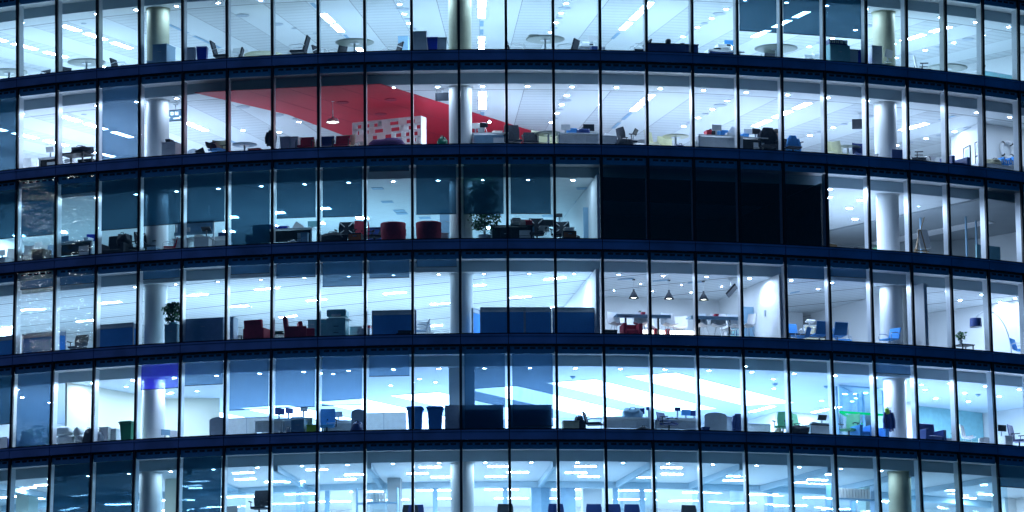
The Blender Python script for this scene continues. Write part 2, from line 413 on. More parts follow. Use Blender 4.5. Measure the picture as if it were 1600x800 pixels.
def fixture(s, name, mb, m_, label=None):
    o = mb.build(name, m_, ceil_obj[s]); return o
def strip(s, k, d0, d1, lit=True, w=.30):        # radial linear fitting, flush with the ceiling
    z = zb(s) + CEIL; hw = w / 1.5 / 2
    mb = MB(); mb.sector(k - hw, k + hw, d0, d1, z - .012, z - .004, 0, 1)
    if lit:
        e = .01; zz = z - .014
        mb.quad([W(k - hw + e, d1 - e, zz), W(k + hw - e, d1 - e, zz), W(k + hw - e, d0 + e, zz), W(k - hw + e, d0 + e, zz)], 1)
        fixture(s, 'linear_light', mb, ['white', 'lampB' if s == 1 else 'lampA'])
    else: fixture(s, 'air_vent', mb, 'bluegrey')
def down(s, k, d, r=.085, m_='spot'):
    if s == 1 and m_ == 'spot': m_ = 'spotb'
    p = W(k, d, zb(s) + CEIL); mb = MB()
    mb.lathe([(r, -.02), (r + .025, -.02), (r + .025, 0)], p, 1, 14)
    mb.cyl((p.x, p.y, p.z - .014), r, .01, 1, 14)
    q = r * .86; mb.quad([(p.x + q * math.cos(a), p.y + q * math.sin(a), p.z - .017) for a in (0, -pi / 3, -2 * pi / 3, -pi, -4 * pi / 3, -5 * pi / 3)], 0)
    fixture(s, 'downlight', mb, [m_, 'white'])
def disc(s, k, d, r=.2, nm='ceiling_speaker', m_='greyp'):
    p = W(k, d, zb(s) + CEIL); mb = MB(); mb.cyl((p.x, p.y, p.z - .018), r, .014, 0, 20); fixture(s, nm, mb, m_)
def flat(s, pts, nm, m_, t=.012, off=.004):      # polygon from world XY on the ceiling, with thickness
    z = zb(s) + CEIL - off; mb = MB(); a = [(p[0], p[1], z - t) for p in pts]; b = [(p[0], p[1], z) for p in pts]
    lit = isinstance(M_[m_] if isinstance(m_, str) else m_, bpy.types.Material) and 'Emission' in [n.bl_label for n in M_[m_].node_tree.nodes]
    if lit:
        ar = sum(pts[i][0] * pts[(i + 1) % len(pts)][1] - pts[(i + 1) % len(pts)][0] * pts[i][1] for i in range(len(pts)))
        c = [(p[0], p[1], z - t - .002) for p in pts]; mb.quad(c[::-1] if ar > 0 else c, 1); m_ = ['white', m_]
    if len(pts) == 4: mb.hexa(a + b)
    else:
        mb.quad(a); mb.quad(b[::-1])
        for i in range(len(a)): j = (i + 1) % len(a); mb.quad([a[i], a[j], b[j], b[i]])
    return fixture(s, nm, mb, m_)

# top two floors: radial lines of fittings
for s in (0, 1):
    for k in range(K0 + 1, K1):
        if not (s == 1 and k == 13): down(s, k + .5, 1.3, .075)
    for k in (-10.1, -7.85, -5.5, -1.45, 2.5, 6.45, 10.35, 14.3):
        segs = [(2.3, 3.3, 1), (3.7, 4.9, 1), (5.35, 6.5, 1), (7.9, 9.0, 1), (9.4, 10.5, 1)]
        if k == -5.5: segs = [(3.6, 5.2, 0), (5.7, 7.9, 0), (9.4, 10.2, 0)] if s == 0 else [(3.6, 4.6, 1), (5.0, 6.6, 1), (8.3, 9.5, 0)]
        if k == 2.5: segs = [(2.2, 3.45, 1), (3.7, 5., 1), (5.5, 6.3, 0), (6.8, 7.6, 0)] + ([(7.9, 9., 1), (9.3, 10.3, 1)] if s == 0 else [])
        if k == -1.45 and s == 1: segs = []
        if k == -1.45 and s == 0: segs = [(2.1, 2.9, 0), (3.7, 5.1, 1), (5.4, 6.6, 1), (7.1, 8.2, 0), (9.2, 10.2, 1)]
        if k == 6.45: segs = [(2.3, 3.4, 1), (3.7, 4.95, 1), (5.35, 6.5, 0 if s else 1), (7., 8., 0)]
        if k == 14.3 and s == 1: segs = [(2.1, 2.9, 0), (3.6, 5.0, 1)]
        for a, b, lit in segs: strip(s, k, a, b, lit, .30 if lit else .16)
    for k in (.55, 4.5, 8.4, 12.45, 15.6):
        if k == .55 and s == 1: continue
        for d in (2.75, 4.2, 5.65, 7.15): down(s, k, d)
        for d in (3.5, 5.0, 6.5): disc(s, k + .02, d, .21 if d == 3.5 else .12)
    for k, d in ((-3.4, 3.3), (-2.9, 4.9), (-2.6, 5.7), (-2.2, 6.6), (-7.3, 2.4)): disc(s, k, d, .22 if d in (3.3, 4.9) else .09)
for k, d in ((-4.5, 7.), (-3.6, 7.7), (-2.6, 6.2), (-1.9, 7.6), (.6, 3.6), (.15, 4.5)): down(1, k, d, .08)
# red raking ceiling panel and wall on the second floor
red = [(-9.1, 2.2), (-8.42, 2.0), (-6.3, 1.55), (-3.15, 1.0), (-1.03, 4.43), (1.92, 9.3), (4.1, 12.9), (3.0, 13.4), (-2.4, 14.3), (-4.3, 10.0), (-6.27, 5.85)]
rp = flat(1, red, 'red_ceiling_panel', 'redc', .02, .004)
for t in (.28, .5, .76):
    a = Vector((-9.1, 2.2)).lerp(Vector((-3.15, 1.0)), t); b = a + Vector((5.8, 9.6)); n = Vector((.86, -.5)) * .012
    flat(1, [a - n, a + n, b + n, b - n], 'panel_joint', 'maroon', .003, .0245)
for k, d in ((-.9, 3.5), (.3, 3.3), (-.2, 5.6)): 
    p = W(k, d, 0); mb = MB(); mb.cyl((p.x, p.y, zb(1) + CEIL - .045), .2, .018, 0, 20); fixture(1, 'ceiling_speaker', mb, 'maroon')
mb = MB(); mb.sector(-2.2, 7.2, 12.6, 12.75, zb(1) + FLOOR, zb(1) + CEIL - .03, 0); mb.build('red_wall', 'redc', BLD)

# third floor: tiles, square fittings, small vents
for k in range(K0 + 1, 5): down(2, k + .5, 1.3, .07, 'spot')
for p in ((363, 338.6), (358, 361), (436, 331.6), (425, 353), (507, 325), (498, 348), (566, 340), (30, 368), (95, 362), (840, 352), (900, 346), (770, 355), (690, 350)):
    q = on_ceil(p[0], p[1], 2); c, s_ = .8 * .27, .6 * .27
    flat(2, [(q.x - c, q.y - s_), (q.x + s_, q.y - c), (q.x + c, q.y + s_), (q.x - s_, q.y + c)], 'troffer', 'troffer')
for p in ((590, 294), (605, 315), (624, 329), (628, 333), (664, 340), (910, 294), (908, 316), (905, 327), (893, 350), (760, 336), (775, 335), (856, 337)):
    q = on_ceil(p[0], p[1], 2); c, s_ = .8 * .26, .6 * .26
    flat(2, [(q.x - c, q.y - s_), (q.x + s_, q.y - c), (q.x + c, q.y + s_), (q.x - s_, q.y + c)], 'air_vent', 'bluegrey')
z = zb(2)
def wall(s, k0, k1, d0, d1, z0=FLOOR, z1=CEIL, m_='wallw', nm='partition_wall', t=.0):
    mb = MB(); mb.sector(k0, k1, d0, d1, zb(s) + z0, zb(s) + z1 - .003, 0, .5); return mb.build(nm, m_, BLD)
def wall_xy(s, a, b, t=.1, z0=FLOOR, z1=CEIL, m_='wallw', nm='partition_wall'):
    a, b = Vector(a), Vector(b); n = (b - a).normalized(); n = Vector((-n.y, n.x)) * t / 2; mb = MB(); za, zc_ = zb(s) + z0, zb(s) + z1 - .003
    q = [a - n, b - n, b + n, a + n]
    mb.hexa([(p.x, p.y, za) for p in q] + [(p.x, p.y, zc_) for p in q]); return mb.build(nm, m_, BLD)
def kd(k, d): p = W(k, d, 0); return (p.x, p.y)
wall(2, 4.94, 5.0, .35, DEEP, m_='wallw'); wall(2, 4.93, 5.0, .3, 1.6, m_='white')
wall(2, 9.96, 10.02, .35, 8.3, m_='dark')  # charcoal colour carries the shade of the unlit bay
o = wall(2, K(912, 2, 2.4), K(934, 2, 2.4), 2.4, 2.5, FLOOR, 1.45, 'bluegrey', 'door')
down_dim = [(10.45, 1.2), (10.9, 2.5), (11.8, 2.6), (12.1, 4.0), (13.1, 5.65)]
for k, d in down_dim: down(2, k, d, .115, 'spotx')
flat(2, [kd(5.05, .95), kd(9.95, .95), kd(9.95, 5), kd(5.05, 5)], 'dark_or_shade_panel', 'dark', .003, .001)  # shade of the unlit bay, put in as a charcoal sheet
for k, d in ((14.1, 7.4), (13.5, 2.7), (14.6, 4.0), (15.5, 5.6), (14.5, 2.7), (15.8, 4.1), (11.5, 1.3), (12.5, 1.3), (13.6, 1.3), (11.2, 6.6), (12., 7.7)):
    down(2, k, d, .05, 'spotlow')
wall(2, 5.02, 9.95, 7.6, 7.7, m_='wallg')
for px, d in ((1235, 4.3), (1242, 4.8), (1282, 3.6)): down(2, K(px, 2, d, CEIL), d, .045, 'spotlow')
a0 = Vector((11.0, 12.2)); a1 = Vector((16.4, 5.2))
flat(2, [a0, a1, (24, 12), (18, 22)], 'dark_or_shade_panel', 'wallg', .05, .004)
flat(2, [(13.2, 13.55), (16.75, 9.2), (17.15, 9.75), (13.7, 14.1)], 'pale_ceiling_strip', 'white', .02, .056)
wall_xy(2, (9.9, 12.6), (12.2, 14.3), .1, m_='wood'); wall_xy(2, (12.2, 14.3), (18.4, 12.6), .1, m_='wallg'); 
wall_xy(2, (17.2, 14.), (22, 9.), .1, m_='dark')
for px, d in ((1441, 4.2), (1512, 3.2), (1528, 3.6)):
    k = K(px, 2, d); q = MB(); q.sector(k - .02, k + .02, d, d + .05, zb(2) + FLOOR, zb(2) + CEIL - .06, 0, 1); q.build('glazing_post', 'bluegrey', BLD)
mb = MB(); mb.sector(14.4, 15.1, 1.3, 1.36, zb(2) + FLOOR, zb(2) + .75, 0, 1); mb.build('low_partition', 'teal', BLD)

# fourth floor: oblique planks and slim oblique fittings; café and small rooms behind white walls
for k in range(K0 + 1, K1): down(3, k + .5, 1.3, .055, 'spots' if k < 5 else 'spotx')
obl = [(34, 484, 70, 482), (0, 512, 20, 510.5), (120, 502, 147, 499.5), (159, 473, 188, 471), (290, 462, 324, 459), (360, 479, 388, 477), (399, 452, 436, 449), (437, 495.5, 463, 493),
       (480, 469.5, 510, 467), (600, 459, 634, 455.5), (673, 475, 701, 473), (660, 510, 691, 507.5), (741, 446, 758, 444.5), (797, 465, 829, 462.5), (851, 436, 884, 433), (434, 497, 462, 494.5)]
for x0, y0, x1, y1 in obl[:-1]:
    a, b = on_ceil(x0, y0, 3), on_ceil(x1, y1, 3); e = (b - a).normalized(); n = Vector((-e.y, e.x, 0)) * .05
    flat(3, [(a - n)[:2], (b - n)[:2], (b + n)[:2], (a + n)[:2]], 'linear_light', 'oblique')
wall(3, 4.88, 4.96, .3, DEEP, m_='wallw'); wall(3, 4.98, 9.0, 5.75, 5.85); wall(3, 8.93, 9.03, .3, 5.8)
wall(3, 9.05, 12.1, 7.2, 7.3); wall(3, 12.42, 12.5, .3, 7.3)
wall_xy(3, (13.9, 11.4), (18.6, 6.6)); 
[down(3, a, b, .055, 'spotx') for a, b in ((9.7, 3.4), (10.6, 2.6), (9.9, 5.1), (13.4, 3.3), (14.6, 2.6), (12.75, 2.8), (15.6, 2.2))]
for k in (5.9, 6.9, 7.9): down(3, k + .35, 3.0, .035, 'spotx'); down(3, k - .1, 4.4, .035, 'spotx')
down(3, 4.55, 8., .1)
for x0, y0, x1, y1 in ((965, 435.5, 990, 434), (1020, 438, 1045, 436), (1075, 441, 1100, 439), (1235, 457, 1250, 454)):
    a, b = on_ceil(x0, y0, 3), on_ceil(x1, y1, 3); flat(3, [(a.x, a.y), (b.x, b.y), (b.x, b.y + .22), (a.x, a.y + .22)], 'air_vent', 'bluegrey')
wall(3, K(1163, 3, 2.6), K(1189, 3, 2.6), 2.6, 2.66, FLOOR, 1.42, 'bluegrey', 'door')
mb = MB(); mb.sector(8.905, 8.925, 1.5, 1.62, zb(3) + .95, zb(3) + 1.15, 0, 1); mb.build('light_switch', 'greyp', BLD)

# fifth floor: seven long luminous panels
for n in range(0, 7):
    x, y = 4.59 - 2.52 * n, 3.33 + 1.36 * n
    flat(4, [(x, y), (x + 1.57, y - .7), (x + 5.75, y + 6.4), (x + 4.15, y + 7.0)], 'luminous_panel', 'panel', .02)
for k in range(K0 + 1, K1): down(4, k + .5, 1.3, .07, 'spot' if -5 < k < 10 else 'spotx')
for k in (-9.2, -7.4, -5.6, 12.6, 13.6, 14.8, 15.9):
    for d in (2.9, 4.4): down(4, k, d, .07, 'spotx')
for k, d in ((-7.2, 8.), (-9.3, 7.), (13.5, 7.6), (11.6, 8.4)): strip(4, k, d, d + 1.6)
for px, py in ((1166, 571), (1210, 591), (1211, 606), (655, 591), (680, 596), (306, 610), (313, 624), (610, 601), (500, 582), (520, 583), (195, 603), (262, 614), (1286, 625), (1334, 626), (1340, 621), (1442, 600), (1541, 661)):
    q = on_ceil(px, py, 4); r_ = math.hypot(q.x, q.y - R); k = (math.atan2(q.x, R - q.y) - TH0) / (1.5 / R)
    down(4, k, R * (1 + GA * zb(4) / 10) - r_, .07, 'troffer')
for px, py in ((895, 588), (1211, 599), (1291, 603), (1528, 616)):
    q = on_ceil(px, py, 4); mb = MB(); mb.lathe([(.09, 0), (.07, -.05), (.0, -.09)], q, 0, 14); fixture(4, 'smoke_detector', mb, 'bluegrey')
wall_xy(4, kd(-6.99, .9), kd(-6.35, 5.6), .08, m_='wally'); wall_xy(4, kd(-6.35, 5.6), kd(-4.9, 6.4), .08, m_='wally')
wall_xy(4, (9.0, 14.6), (9.9, 12.2), .1); wall(4, 12.5, 14.5, 9.6, 9.7)
wall(4, 14.2, 14.9, 5.6, 6.6, m_='wallw', nm='square_pillar'); wall(4, 15.0, 17.9, 6.2, 6.3, FLOOR, CEIL - .0, 'teal')
mb = MB(); mb.sector(15.05, 17.9, 6.05, 6.12, zb(4) + .55, zb(4) + 1.1, 0); mb.build('internal_window', 'scr', BLD)
# glass booth with green manifestation band
for (a, b) in ((kd(11.2, 3.0), kd(12.7, 3.1)), (kd(11.2, 3.0), kd(K(1347, 4, 5.4), 5.4))):
    o = wall_xy(4, a, b, .03, FLOOR, CEIL - .1, 'booth', 'booth_glass')
    q = wall_xy(4, a, b, .045, 1.17, 1.24, 'greenstrip', 'green_band'); q.parent = o
    q = wall_xy(4, a, b, .06, CEIL - .1, CEIL - .04, 'bluegrey', 'head_rail'); q.parent = o
for px, d in ((1310, 3.1), (1345, 4.4), (1352, 4.), (1384, 3.4)):
    k = K(px, 4, d); q = MB(); q.sector(k - .025, k + .025, d, d + .06, zb(4) + FLOOR, zb(4) + CEIL - .06, 0, 1); q.build('glazing_post', 'bluegrey', BLD)

# bottom floor: downstand beams, glazed rooms and an open floor behind
for k in range(K0 + 1, K1): down(5, k + .5, 1.15, .06, 'spot')
for k in (-9, -7, -4, -2.05, .0, 4.0, 6.1, 8.1, 10.15, 12.2, 14.4):
    q = MB(); q.hexa([W(k - .05, .93, zb(5) + 1.95), W(k + .05, .93, zb(5) + 1.95), W(k + .02 - .25 * (k < 2) + 0, 6.1, zb(5) + 1.95), W(k - .08 - .25 * (k < 2), 6.1, zb(5) + 1.95)] +
                     [W(k - .05, .93, zb(5) + CEIL - .002), W(k + .05, .93, zb(5) + CEIL - .002), W(k + .02 - .25 * (k < 2), 6.1, zb(5) + CEIL - .002), W(k - .08 - .25 * (k < 2), 6.1, zb(5) + CEIL - .002)])
    q.build('ceiling_beam', 'bulk', BLD)
    q = MB(); q.sector(k - .012, k + .012, .35, 6., zb(5) + FLOOR, zb(5) + 1.95, 0, 1); q.build('room_glass', 'booth', BLD)
q = MB(); q.sector(K0, K1, 6.1, 6.35, zb(5) + 1.93, zb(5) + CEIL - .002, 0); q.build('ceiling_beam', 'bulk', BLD)
for px, c in ((1500, 3.6), (1560, 4.6)):
    pass
for px in (466, 511, 680, 790, 963, 1005, 1206, 1298, 1336, 30, 40):
    k = K(px, 5, 6.2); q = MB(); q.sector(k - .06, k + .06, 6.15, 6.3, zb(5) + FLOOR, zb(5) + 1.93, 0, 1); q.build('glazing_post', 'bluegrey', BLD)
for (x0, x1, d, m_) in ((605, 625, 4.8, 'wallg'), (550, 574, 6.2, 'wallw'), (831, 862, 6.2, 'bluegrey'), (877, 900, 6.2, 'bluegrey'), (912, 942, 6.9, 'wallw'), (1105, 1143, 6.2, 'wallw'), (1355, 1372, 4., 'wally'),
                        (1372, 1380, 4., 'wally'), (256, 282, 3., 'wally'), (1575, 1600, 5., 'wallw'), (22, 42, 4., 'wally')):
    wall(5, K(x0, 5, d), K(x1, 5, d), d, d + .5, m_=m_, nm='room_wall')
tri = [(495, 733), (555, 741), (540, 748), (460, 752), (430, 752), (672, 729), (652, 739), (690, 744.5), (779, 728), (809, 737), (775, 744), (915, 728), (900, 738), (920, 744), (1049, 730), (1050, 740), (1140, 743), (1146, 750), (1003, 745),
       (380, 738), (383, 748), (1283, 740), (1277, 749), (1245, 753), (1356, 755), (1350, 761), (1480, 765), (1527, 756), (1544, 772), (1510, 777), (70, 757), (65, 778), (15, 776), (40, 762), (300, 762)]
for px, py in tri:
    q = on_ceil(px, py, 5)
    for j in (-1, 0, 1):
        x = q.x + j * .24; y = q.y + j * .24 * math.tan(ang(K(px, 5, 3))); flat(5, [(x - .1, y - .16), (x + .1, y - .16), (x + .1, y + .16), (x - .1, y + .16)], 'linear_light', 'triple')
for k in range(-9, 16, 2):
    for d in (8.2, 10.6):
        p = W(k + .4 * (d > 9), d, 0); flat(5, [(p.x - .55, p.y - .14), (p.x + .55, p.y - .14), (p.x + .55, p.y + .14), (p.x - .55, p.y + .14)], 'linear_light', 'triple')

# ------------------------------------------------------------------ things
FLOORN = ['top floor', 'second floor down', 'third floor down', 'fourth floor down', 'fifth floor down', 'bottom floor']
NUM = ['zero', 'one', 'two', 'three', 'four', 'five', 'six', 'seven']
PX = {}
def pane(px, s):
    lo = K(px, s, 0, 1.0); return math.floor(lo + 1e-6)
def loc_phrase(px, s):
    k = pane(px, s)
    def n(i, side, p): return f"{NUM[i]} window{'s' if i > 1 else ''} {side} of the {p} pillar"
    if k < -5: r = n(-5 - k, 'left', 'left')
    elif k == -5: r = 'at the left pillar'
    elif k <= -2: r = n(k + 5, 'right', 'left')
    elif k <= 1: r = n(2 - k, 'left', 'middle')
    elif k <= 6: r = n(k - 1, 'right', 'middle')
    elif k <= 10: r = n(11 - k, 'left', 'right')
    elif k == 11: r = 'at the right pillar'
    else: r = n(k - 11, 'right', 'right')
    return f"{FLOORN[s]}, {r}"
BUILD = {}
CAT = {}
GROUP = {}
def kind(name, cat=None, group=None):
    def deco(fn): BUILD[name] = fn; CAT[name] = cat or name.replace('_', ' '); GROUP[name] = group; return fn
    return deco
CACHE = {}
LABELS = []
def item(name, s, px, d, desc, rot=0., z=FLOOR, sc_=1., full=None, _same=0, xy=None, **var):
    key = (name, tuple(sorted(var.items())))
    if key in CACHE: root = copy_tree(CACHE[key])
    else:
        root = BUILD[name](**var)
        CACHE[key] = root
    k = K(px, s, d, max(z, .3)); p = W(k, d, zb(s) + z)
    root.location = p; root.rotation_euler = (0, 0, ang(k) + rot); root.scale = (sc_,) * 3
    lab = full or f"{desc}, {loc_phrase(px, s)}"
    if lab in [l for l, _ in LABELS] and not _same: print('DUPLABEL', lab)
    if len(lab.split()) > 16: print('LONG', lab)
    LABELS.append((lab, name))
    if 'group' in root: del root['group']
    tag(root, lab, CAT[name], GROUP[name])
    if xy: root.location = (xy[0], xy[1], zb(s) + z); root.rotation_euler = (0, 0, rot)
    return root
def part(root, name, mb, m_, **kw): return mb.build(name, m_, root, **kw)

@kind('round_table', 'table', 'round tables by the windows')
def _(top='beech', r=.62):
    t = empty('round_table')
    a = MB(); a.lathe([(0, .70), (r - .06, .705), (r, .725), (r, .745), (0, .745)], n=40); part(t, 'table_top', a, top)
    a = MB(); a.cyl((0, 0, .02), .035, .69, n=12); a.cyl((0, 0, .69), .16, .012, n=16); part(t, 'stem', a, 'steel')
    a = MB(); a.lathe([(0, 0), (.28, 0), (.28, .012), (.04, .035), (0, .035)], n=24); part(t, 'base', a, 'steel')
    return t
@kind('cantilever_chair', 'chair', 'tubular chairs by the round tables')
def _(c='blackf', fr='steel', tall=.33):
    t = empty('cantilever_chair')
    a = MB(); a.box((0, 0, .43), (.48, .46, .07)); part(t, 'seat', a, c, bevel=.02)
    a = MB(); a.box((.27, 0, .46 + tall / 2), (.055, .46, tall + .06), ry=.28); part(t, 'backrest', a, c, bevel=.02)
    for y in (-.25, .25):
        a = MB(); pts = [(.24, y, .02), (-.22, y, .02), (-.27, y, .1), (-.27, y, .56), (-.22, y, .62), (.12, y, .64), (.26, y, .60)]
        a.tube(pts, .014); part(t, 'frame', a, fr, smooth=True)
    return t
@kind('office_chair', 'office chair', 'office chairs')
def _(c='blackf', back='blackf', brace=False, arms=True, h=1.0):
    t = empty('office_chair')
    a = MB()
    for i in range(5):
        q = 2 * pi * i / 5 + .3; a.box((.15 * math.cos(q), .15 * math.sin(q), .085), (.30, .045, .03), rz=q); a.cyl((.29 * math.cos(q), .29 * math.sin(q) - .012, .03), .03, .024, 0, 10, axis='Y')
    part(t, 'base', a, 'steel')
    a = MB(); a.cyl((0, 0, .09), .028, .33, n=10); part(t, 'stem', a, 'black')
    a = MB(); a.box((0, 0, .455), (.50, .48, .07), taper=.85); part(t, 'seat', a, c, bevel=.025)
    a = MB(); n = 6; z0, z1 = .55, h
    rows = []
    for j in range(5):
        z = z0 + (z1 - z0) * j / 4; w = .22 + .03 * math.sin(pi * j / 4); row = []
        for i in range(n + 1):
            x = -w + 2 * w * i / n; row.append((x, .25 + .02 * j - .22 * (abs(x)) ** 1.5, z))
        rows.append(row)
    for j in range(4):
        for i in range(n): a.quad([rows[j][i], rows[j][i + 1], rows[j + 1][i + 1], rows[j + 1][i]])
    part(t, 'backrest', a, back, solid=.03)
    if brace:
        b = MB(); b.tube([(-.2, .27, z1 - .04), (0, .33, (z0 + z1) / 2), (.2, .22, z0 + .05)], .016); b.tube([(.2, .27, z1 - .04), (0, .33, (z0 + z1) / 2), (-.2, .22, z0 + .05)], .016); b.tube([(0, .33, .75), (0, .25, .44)], .02); part(t, 'back_brace', b, 'steel')
    else:
        b = MB(); b.tube([(0, .27, .72), (0, .30, .6), (0, .12, .43)], .02); part(t, 'back_support', b, 'black')
    if arms:
        for x in (-.29, .29):
            b = MB(); b.box((x, .0, .66), (.06, .27, .025)); b.tube([(x, .06, .65), (x, .06, .45), (x * .8, .05, .44)], .014); part(t, 'armrest', b, 'black')
    return t
@kind('conference_chair', 'office chair', 'ribbed conference chairs')
def _(c='navyf'):
    t = empty('conference_chair'); c = 'screenb'
    a = MB()
    for i in range(4): q = 2 * pi * i / 4 + .4; a.box((.15 * math.cos(q), .15 * math.sin(q), .05), (.32, .035, .03), rz=q)
    part(t, 'base', a, 'steel')
    a = MB(); a.cyl((0, 0, .06), .025, .34, n=10); part(t, 'stem', a, 'steel')
    a = MB()
    for j in range(6): a.box((0, -.2 + j * .075, .435 + .004 * j), (.46, .078, .04))
    part(t, 'seat', a, c, bevel=.01)
    a = MB()
    for j in range(6): a.box((0, .23 + .018 * j, .50 + j * .062), (.46, .04, .068), rx=-.25)
    part(t, 'backrest', a, c, bevel=.01)
    for x in (-.26, .26):
        b = MB(); b.tube([(x, -.16, .44), (x, -.22, .52), (x, -.18, .63), (x, .1, .66), (x, .27, .62), (x, .22, .46)], .014); part(t, 'armrest', b, 'steel', smooth=True)
    return t
@kind('shell_chair', 'chair', 'moulded shell chairs')
def _(c='cream', h=0., fr='steel'):
    t = empty('shell_chair'); a = MB(); n, m = 8, 8; P = []
    for j in range(m + 1):
        v = j / m
        if v < .5: y, z = -.22 + v * .8, .44 - .04 * math.sin(v * 2 * pi)
        else: y, z = .18 + (v - .5) * .16, .44 + (v - .5) * .84
        row = []
        for i in range(n + 1):
            u = -1 + 2 * i / n; w = .24 - .05 * max(0, v - .7) - (.03 if v < .1 else 0)
            row.append((u * w, y - .09 * u * u * (1 if v > .45 else .2), z + h + .06 * u * u * (1 if v < .55 else .1)))
        P.append(row)
    for j in range(m):
        for i in range(n): a.quad([P[j][i], P[j][i + 1], P[j + 1][i + 1], P[j + 1][i]])
    part(t, 'seat_shell', a, c, solid=.012)
    for x, y in ((-1, -1), (1, -1), (1, 1), (-1, 1)):
        b = MB(); b.tube([(x * .08, y * .08, .41 + h), (x * .23, y * .23, 0)], .010); part(t, 'leg', b, fr)
    return t
@kind('cabinet', 'cabinet', 'cabinets by the windows')
def _(w=.5, dp=.5, h=.9, c='pale', n=3, topc=None):
    t = empty('cabinet'); a = MB(); a.box((0, 0, h / 2), (w, dp, h - .03)); part(t, 'body', a, c, bevel=.006)
    a = MB(); a.box((0, 0, h - .005), (w + .02, dp + .02, .022)); part(t, 'top', a, topc or c)
    for i in range(n):
        hh = (h - .08) / n; a = MB(); a.box((0, -dp / 2 - .008, .04 + hh * (i + .5)), (w - .02, .014, hh - .012)); q = part(t, 'drawer', a, c)
        b = MB(); b.box((0, -dp / 2 - .024, .04 + hh * (i + .75)), (.12, .016, .012)); b.build('handle', 'steel', q)
    return t
@kind('recycling_bin', 'bin', 'recycling bins')
def _(c='blue', lid=None):
    t = empty('recycling_bin'); a = MB(); a.box((0, 0, .36), (.33, .36, .70), taper=.84); part(t, 'body', a, c, bevel=.015)
    a = MB(); a.box((0, 0, .735), (.35, .38, .035)); a.box((0, -.02, .757), (.18, .2, .012), 1); part(t, 'lid', a, [lid or c, 'black'], bevel=.008)
    return t
@kind('wheelie_bin', 'bin', 'wheelie bins')
def _(c='blue'):
    t = empty('wheelie_bin'); a = MB(); a.box((0, 0, .52), (.50, .56, .88), taper=.78); a.box((0, 0, .93), (.54, .60, .05)); part(t, 'body', a, c, bevel=.02)
    a = MB(); a.box((0, .0, .985), (.58, .66, .04)); a.box((0, .0, 1.02), (.48, .54, .04), taper=1.1); part(t, 'lid', a, c, bevel=.015)
    a = MB(); a.tube([(-.2, .38, .95), (.2, .38, .95)], .018); part(t, 'handle', a, c)
    for x in (-.24, .24): a = MB(); a.cyl((x - .025, .22, .1), .1, .05, 0, 18, axis='X'); part(t, 'wheel', a, 'black')
    return t
@kind('desk', 'desk', 'desks')
def _(w=1.4, dp=.7, c='pale', side='pale', h=.74, ped=True):
    t = empty('desk'); a = MB(); a.box((0, 0, h - .0125), (w, dp, .025)); part(t, 'desktop', a, c, bevel=.004)
    for x in (-w / 2 + .03, w / 2 - .03): a = MB(); a.box((x, 0, (h - .025) / 2), (.05, dp * .8, h - .026)); part(t, 'leg', a, 'steel')
    a = MB(); a.box((0, -dp / 2 + .1, .50), (w - .12, .02, .36)); part(t, 'modesty_panel', a, side)
    if ped:
        a = MB(); a.box((w / 2 - .30, -.02, .31), (.40, .5, .58)); q = part(t, 'drawer_unit', a, side, bevel=.006)
        b = MB(); [b.box((w / 2 - .30, -.28, .12 + i * .19), (.36, .012, .17)) for i in range(3)]; b.build('drawer', 'pale', q)
    return t
@kind('monitor', 'monitor', 'computer monitors')
def _(c='black', w=.5, tilt=0.):
    t = empty('monitor'); a = MB(); a.box((0, 0, .28), (w, .035, w * .62), rx=tilt); part(t, 'screen', a, c, bevel=.008)
    a = MB(); a.box((0, .05, .13), (.05, .03, .24)); part(t, 'neck', a, 'steel')
    a = MB(); a.box((0, .03, .008), (.24, .18, .014)); part(t, 'base', a, 'steel', bevel=.004)
    return t
@kind('desk_screen', 'partition screen', 'blue fabric partition screens')
def _(w=1.4, h=1.0, c='screenb', bays=2, toph=.14):
    t = empty('desk_screen'); a = MB()
    for i in range(bays): a.box((-w / 2 + w * (i + .5) / bays, 0, (h - toph) / 2), (w / bays - .03, .04, h - toph - .03))
    part(t, 'fabric_panel', a, c)
    a = MB()
    for i in range(bays + 1): a.box((-w / 2 + w * i / bays, 0, h / 2), (.03, .055, h))
    a.box((0, 0, h - .012), (w, .055, .024)); a.box((0, 0, h - toph), (w, .055, .02)); part(t, 'frame', a, 'greyp')
    a = MB()
    for i in range(bays): a.box((-w / 2 + w * (i + .5) / bays, 0, h - toph / 2), (w / bays - .035, .012, toph - .03))
    part(t, 'top_pane', a, 'pale')
    return t
@kind('tub_chair', 'armchair', 'maroon tub chairs')
def _(c='maroon'):
    t = empty('tub_chair'); a = MB(); prof = [(.36, .10), (.40, .45), (.42, .76), (.39, .80), (.34, .76), (.31, .42)]
    a.lathe(prof, n=22, a0=pi + .25, a1=2 * pi - .25 + 0); part(t, 'backrest', a, c, smooth=True)
    a = MB(); a.lathe([(.36, .10), (.40, .45), (.40, .60), (.37, .62), (.32, .60), (.31, .42)], n=22, a0=-.25, a1=pi + .25); part(t, 'arm', a, c, smooth=True)
    a = MB(); a.cyl((0, 0, .12), .33, .32, n=28); part(t, 'seat', a, c)
    a = MB(); a.cyl((0, 0, 0), .25, .1, n=20); part(t, 'base', a, 'black')
    return t
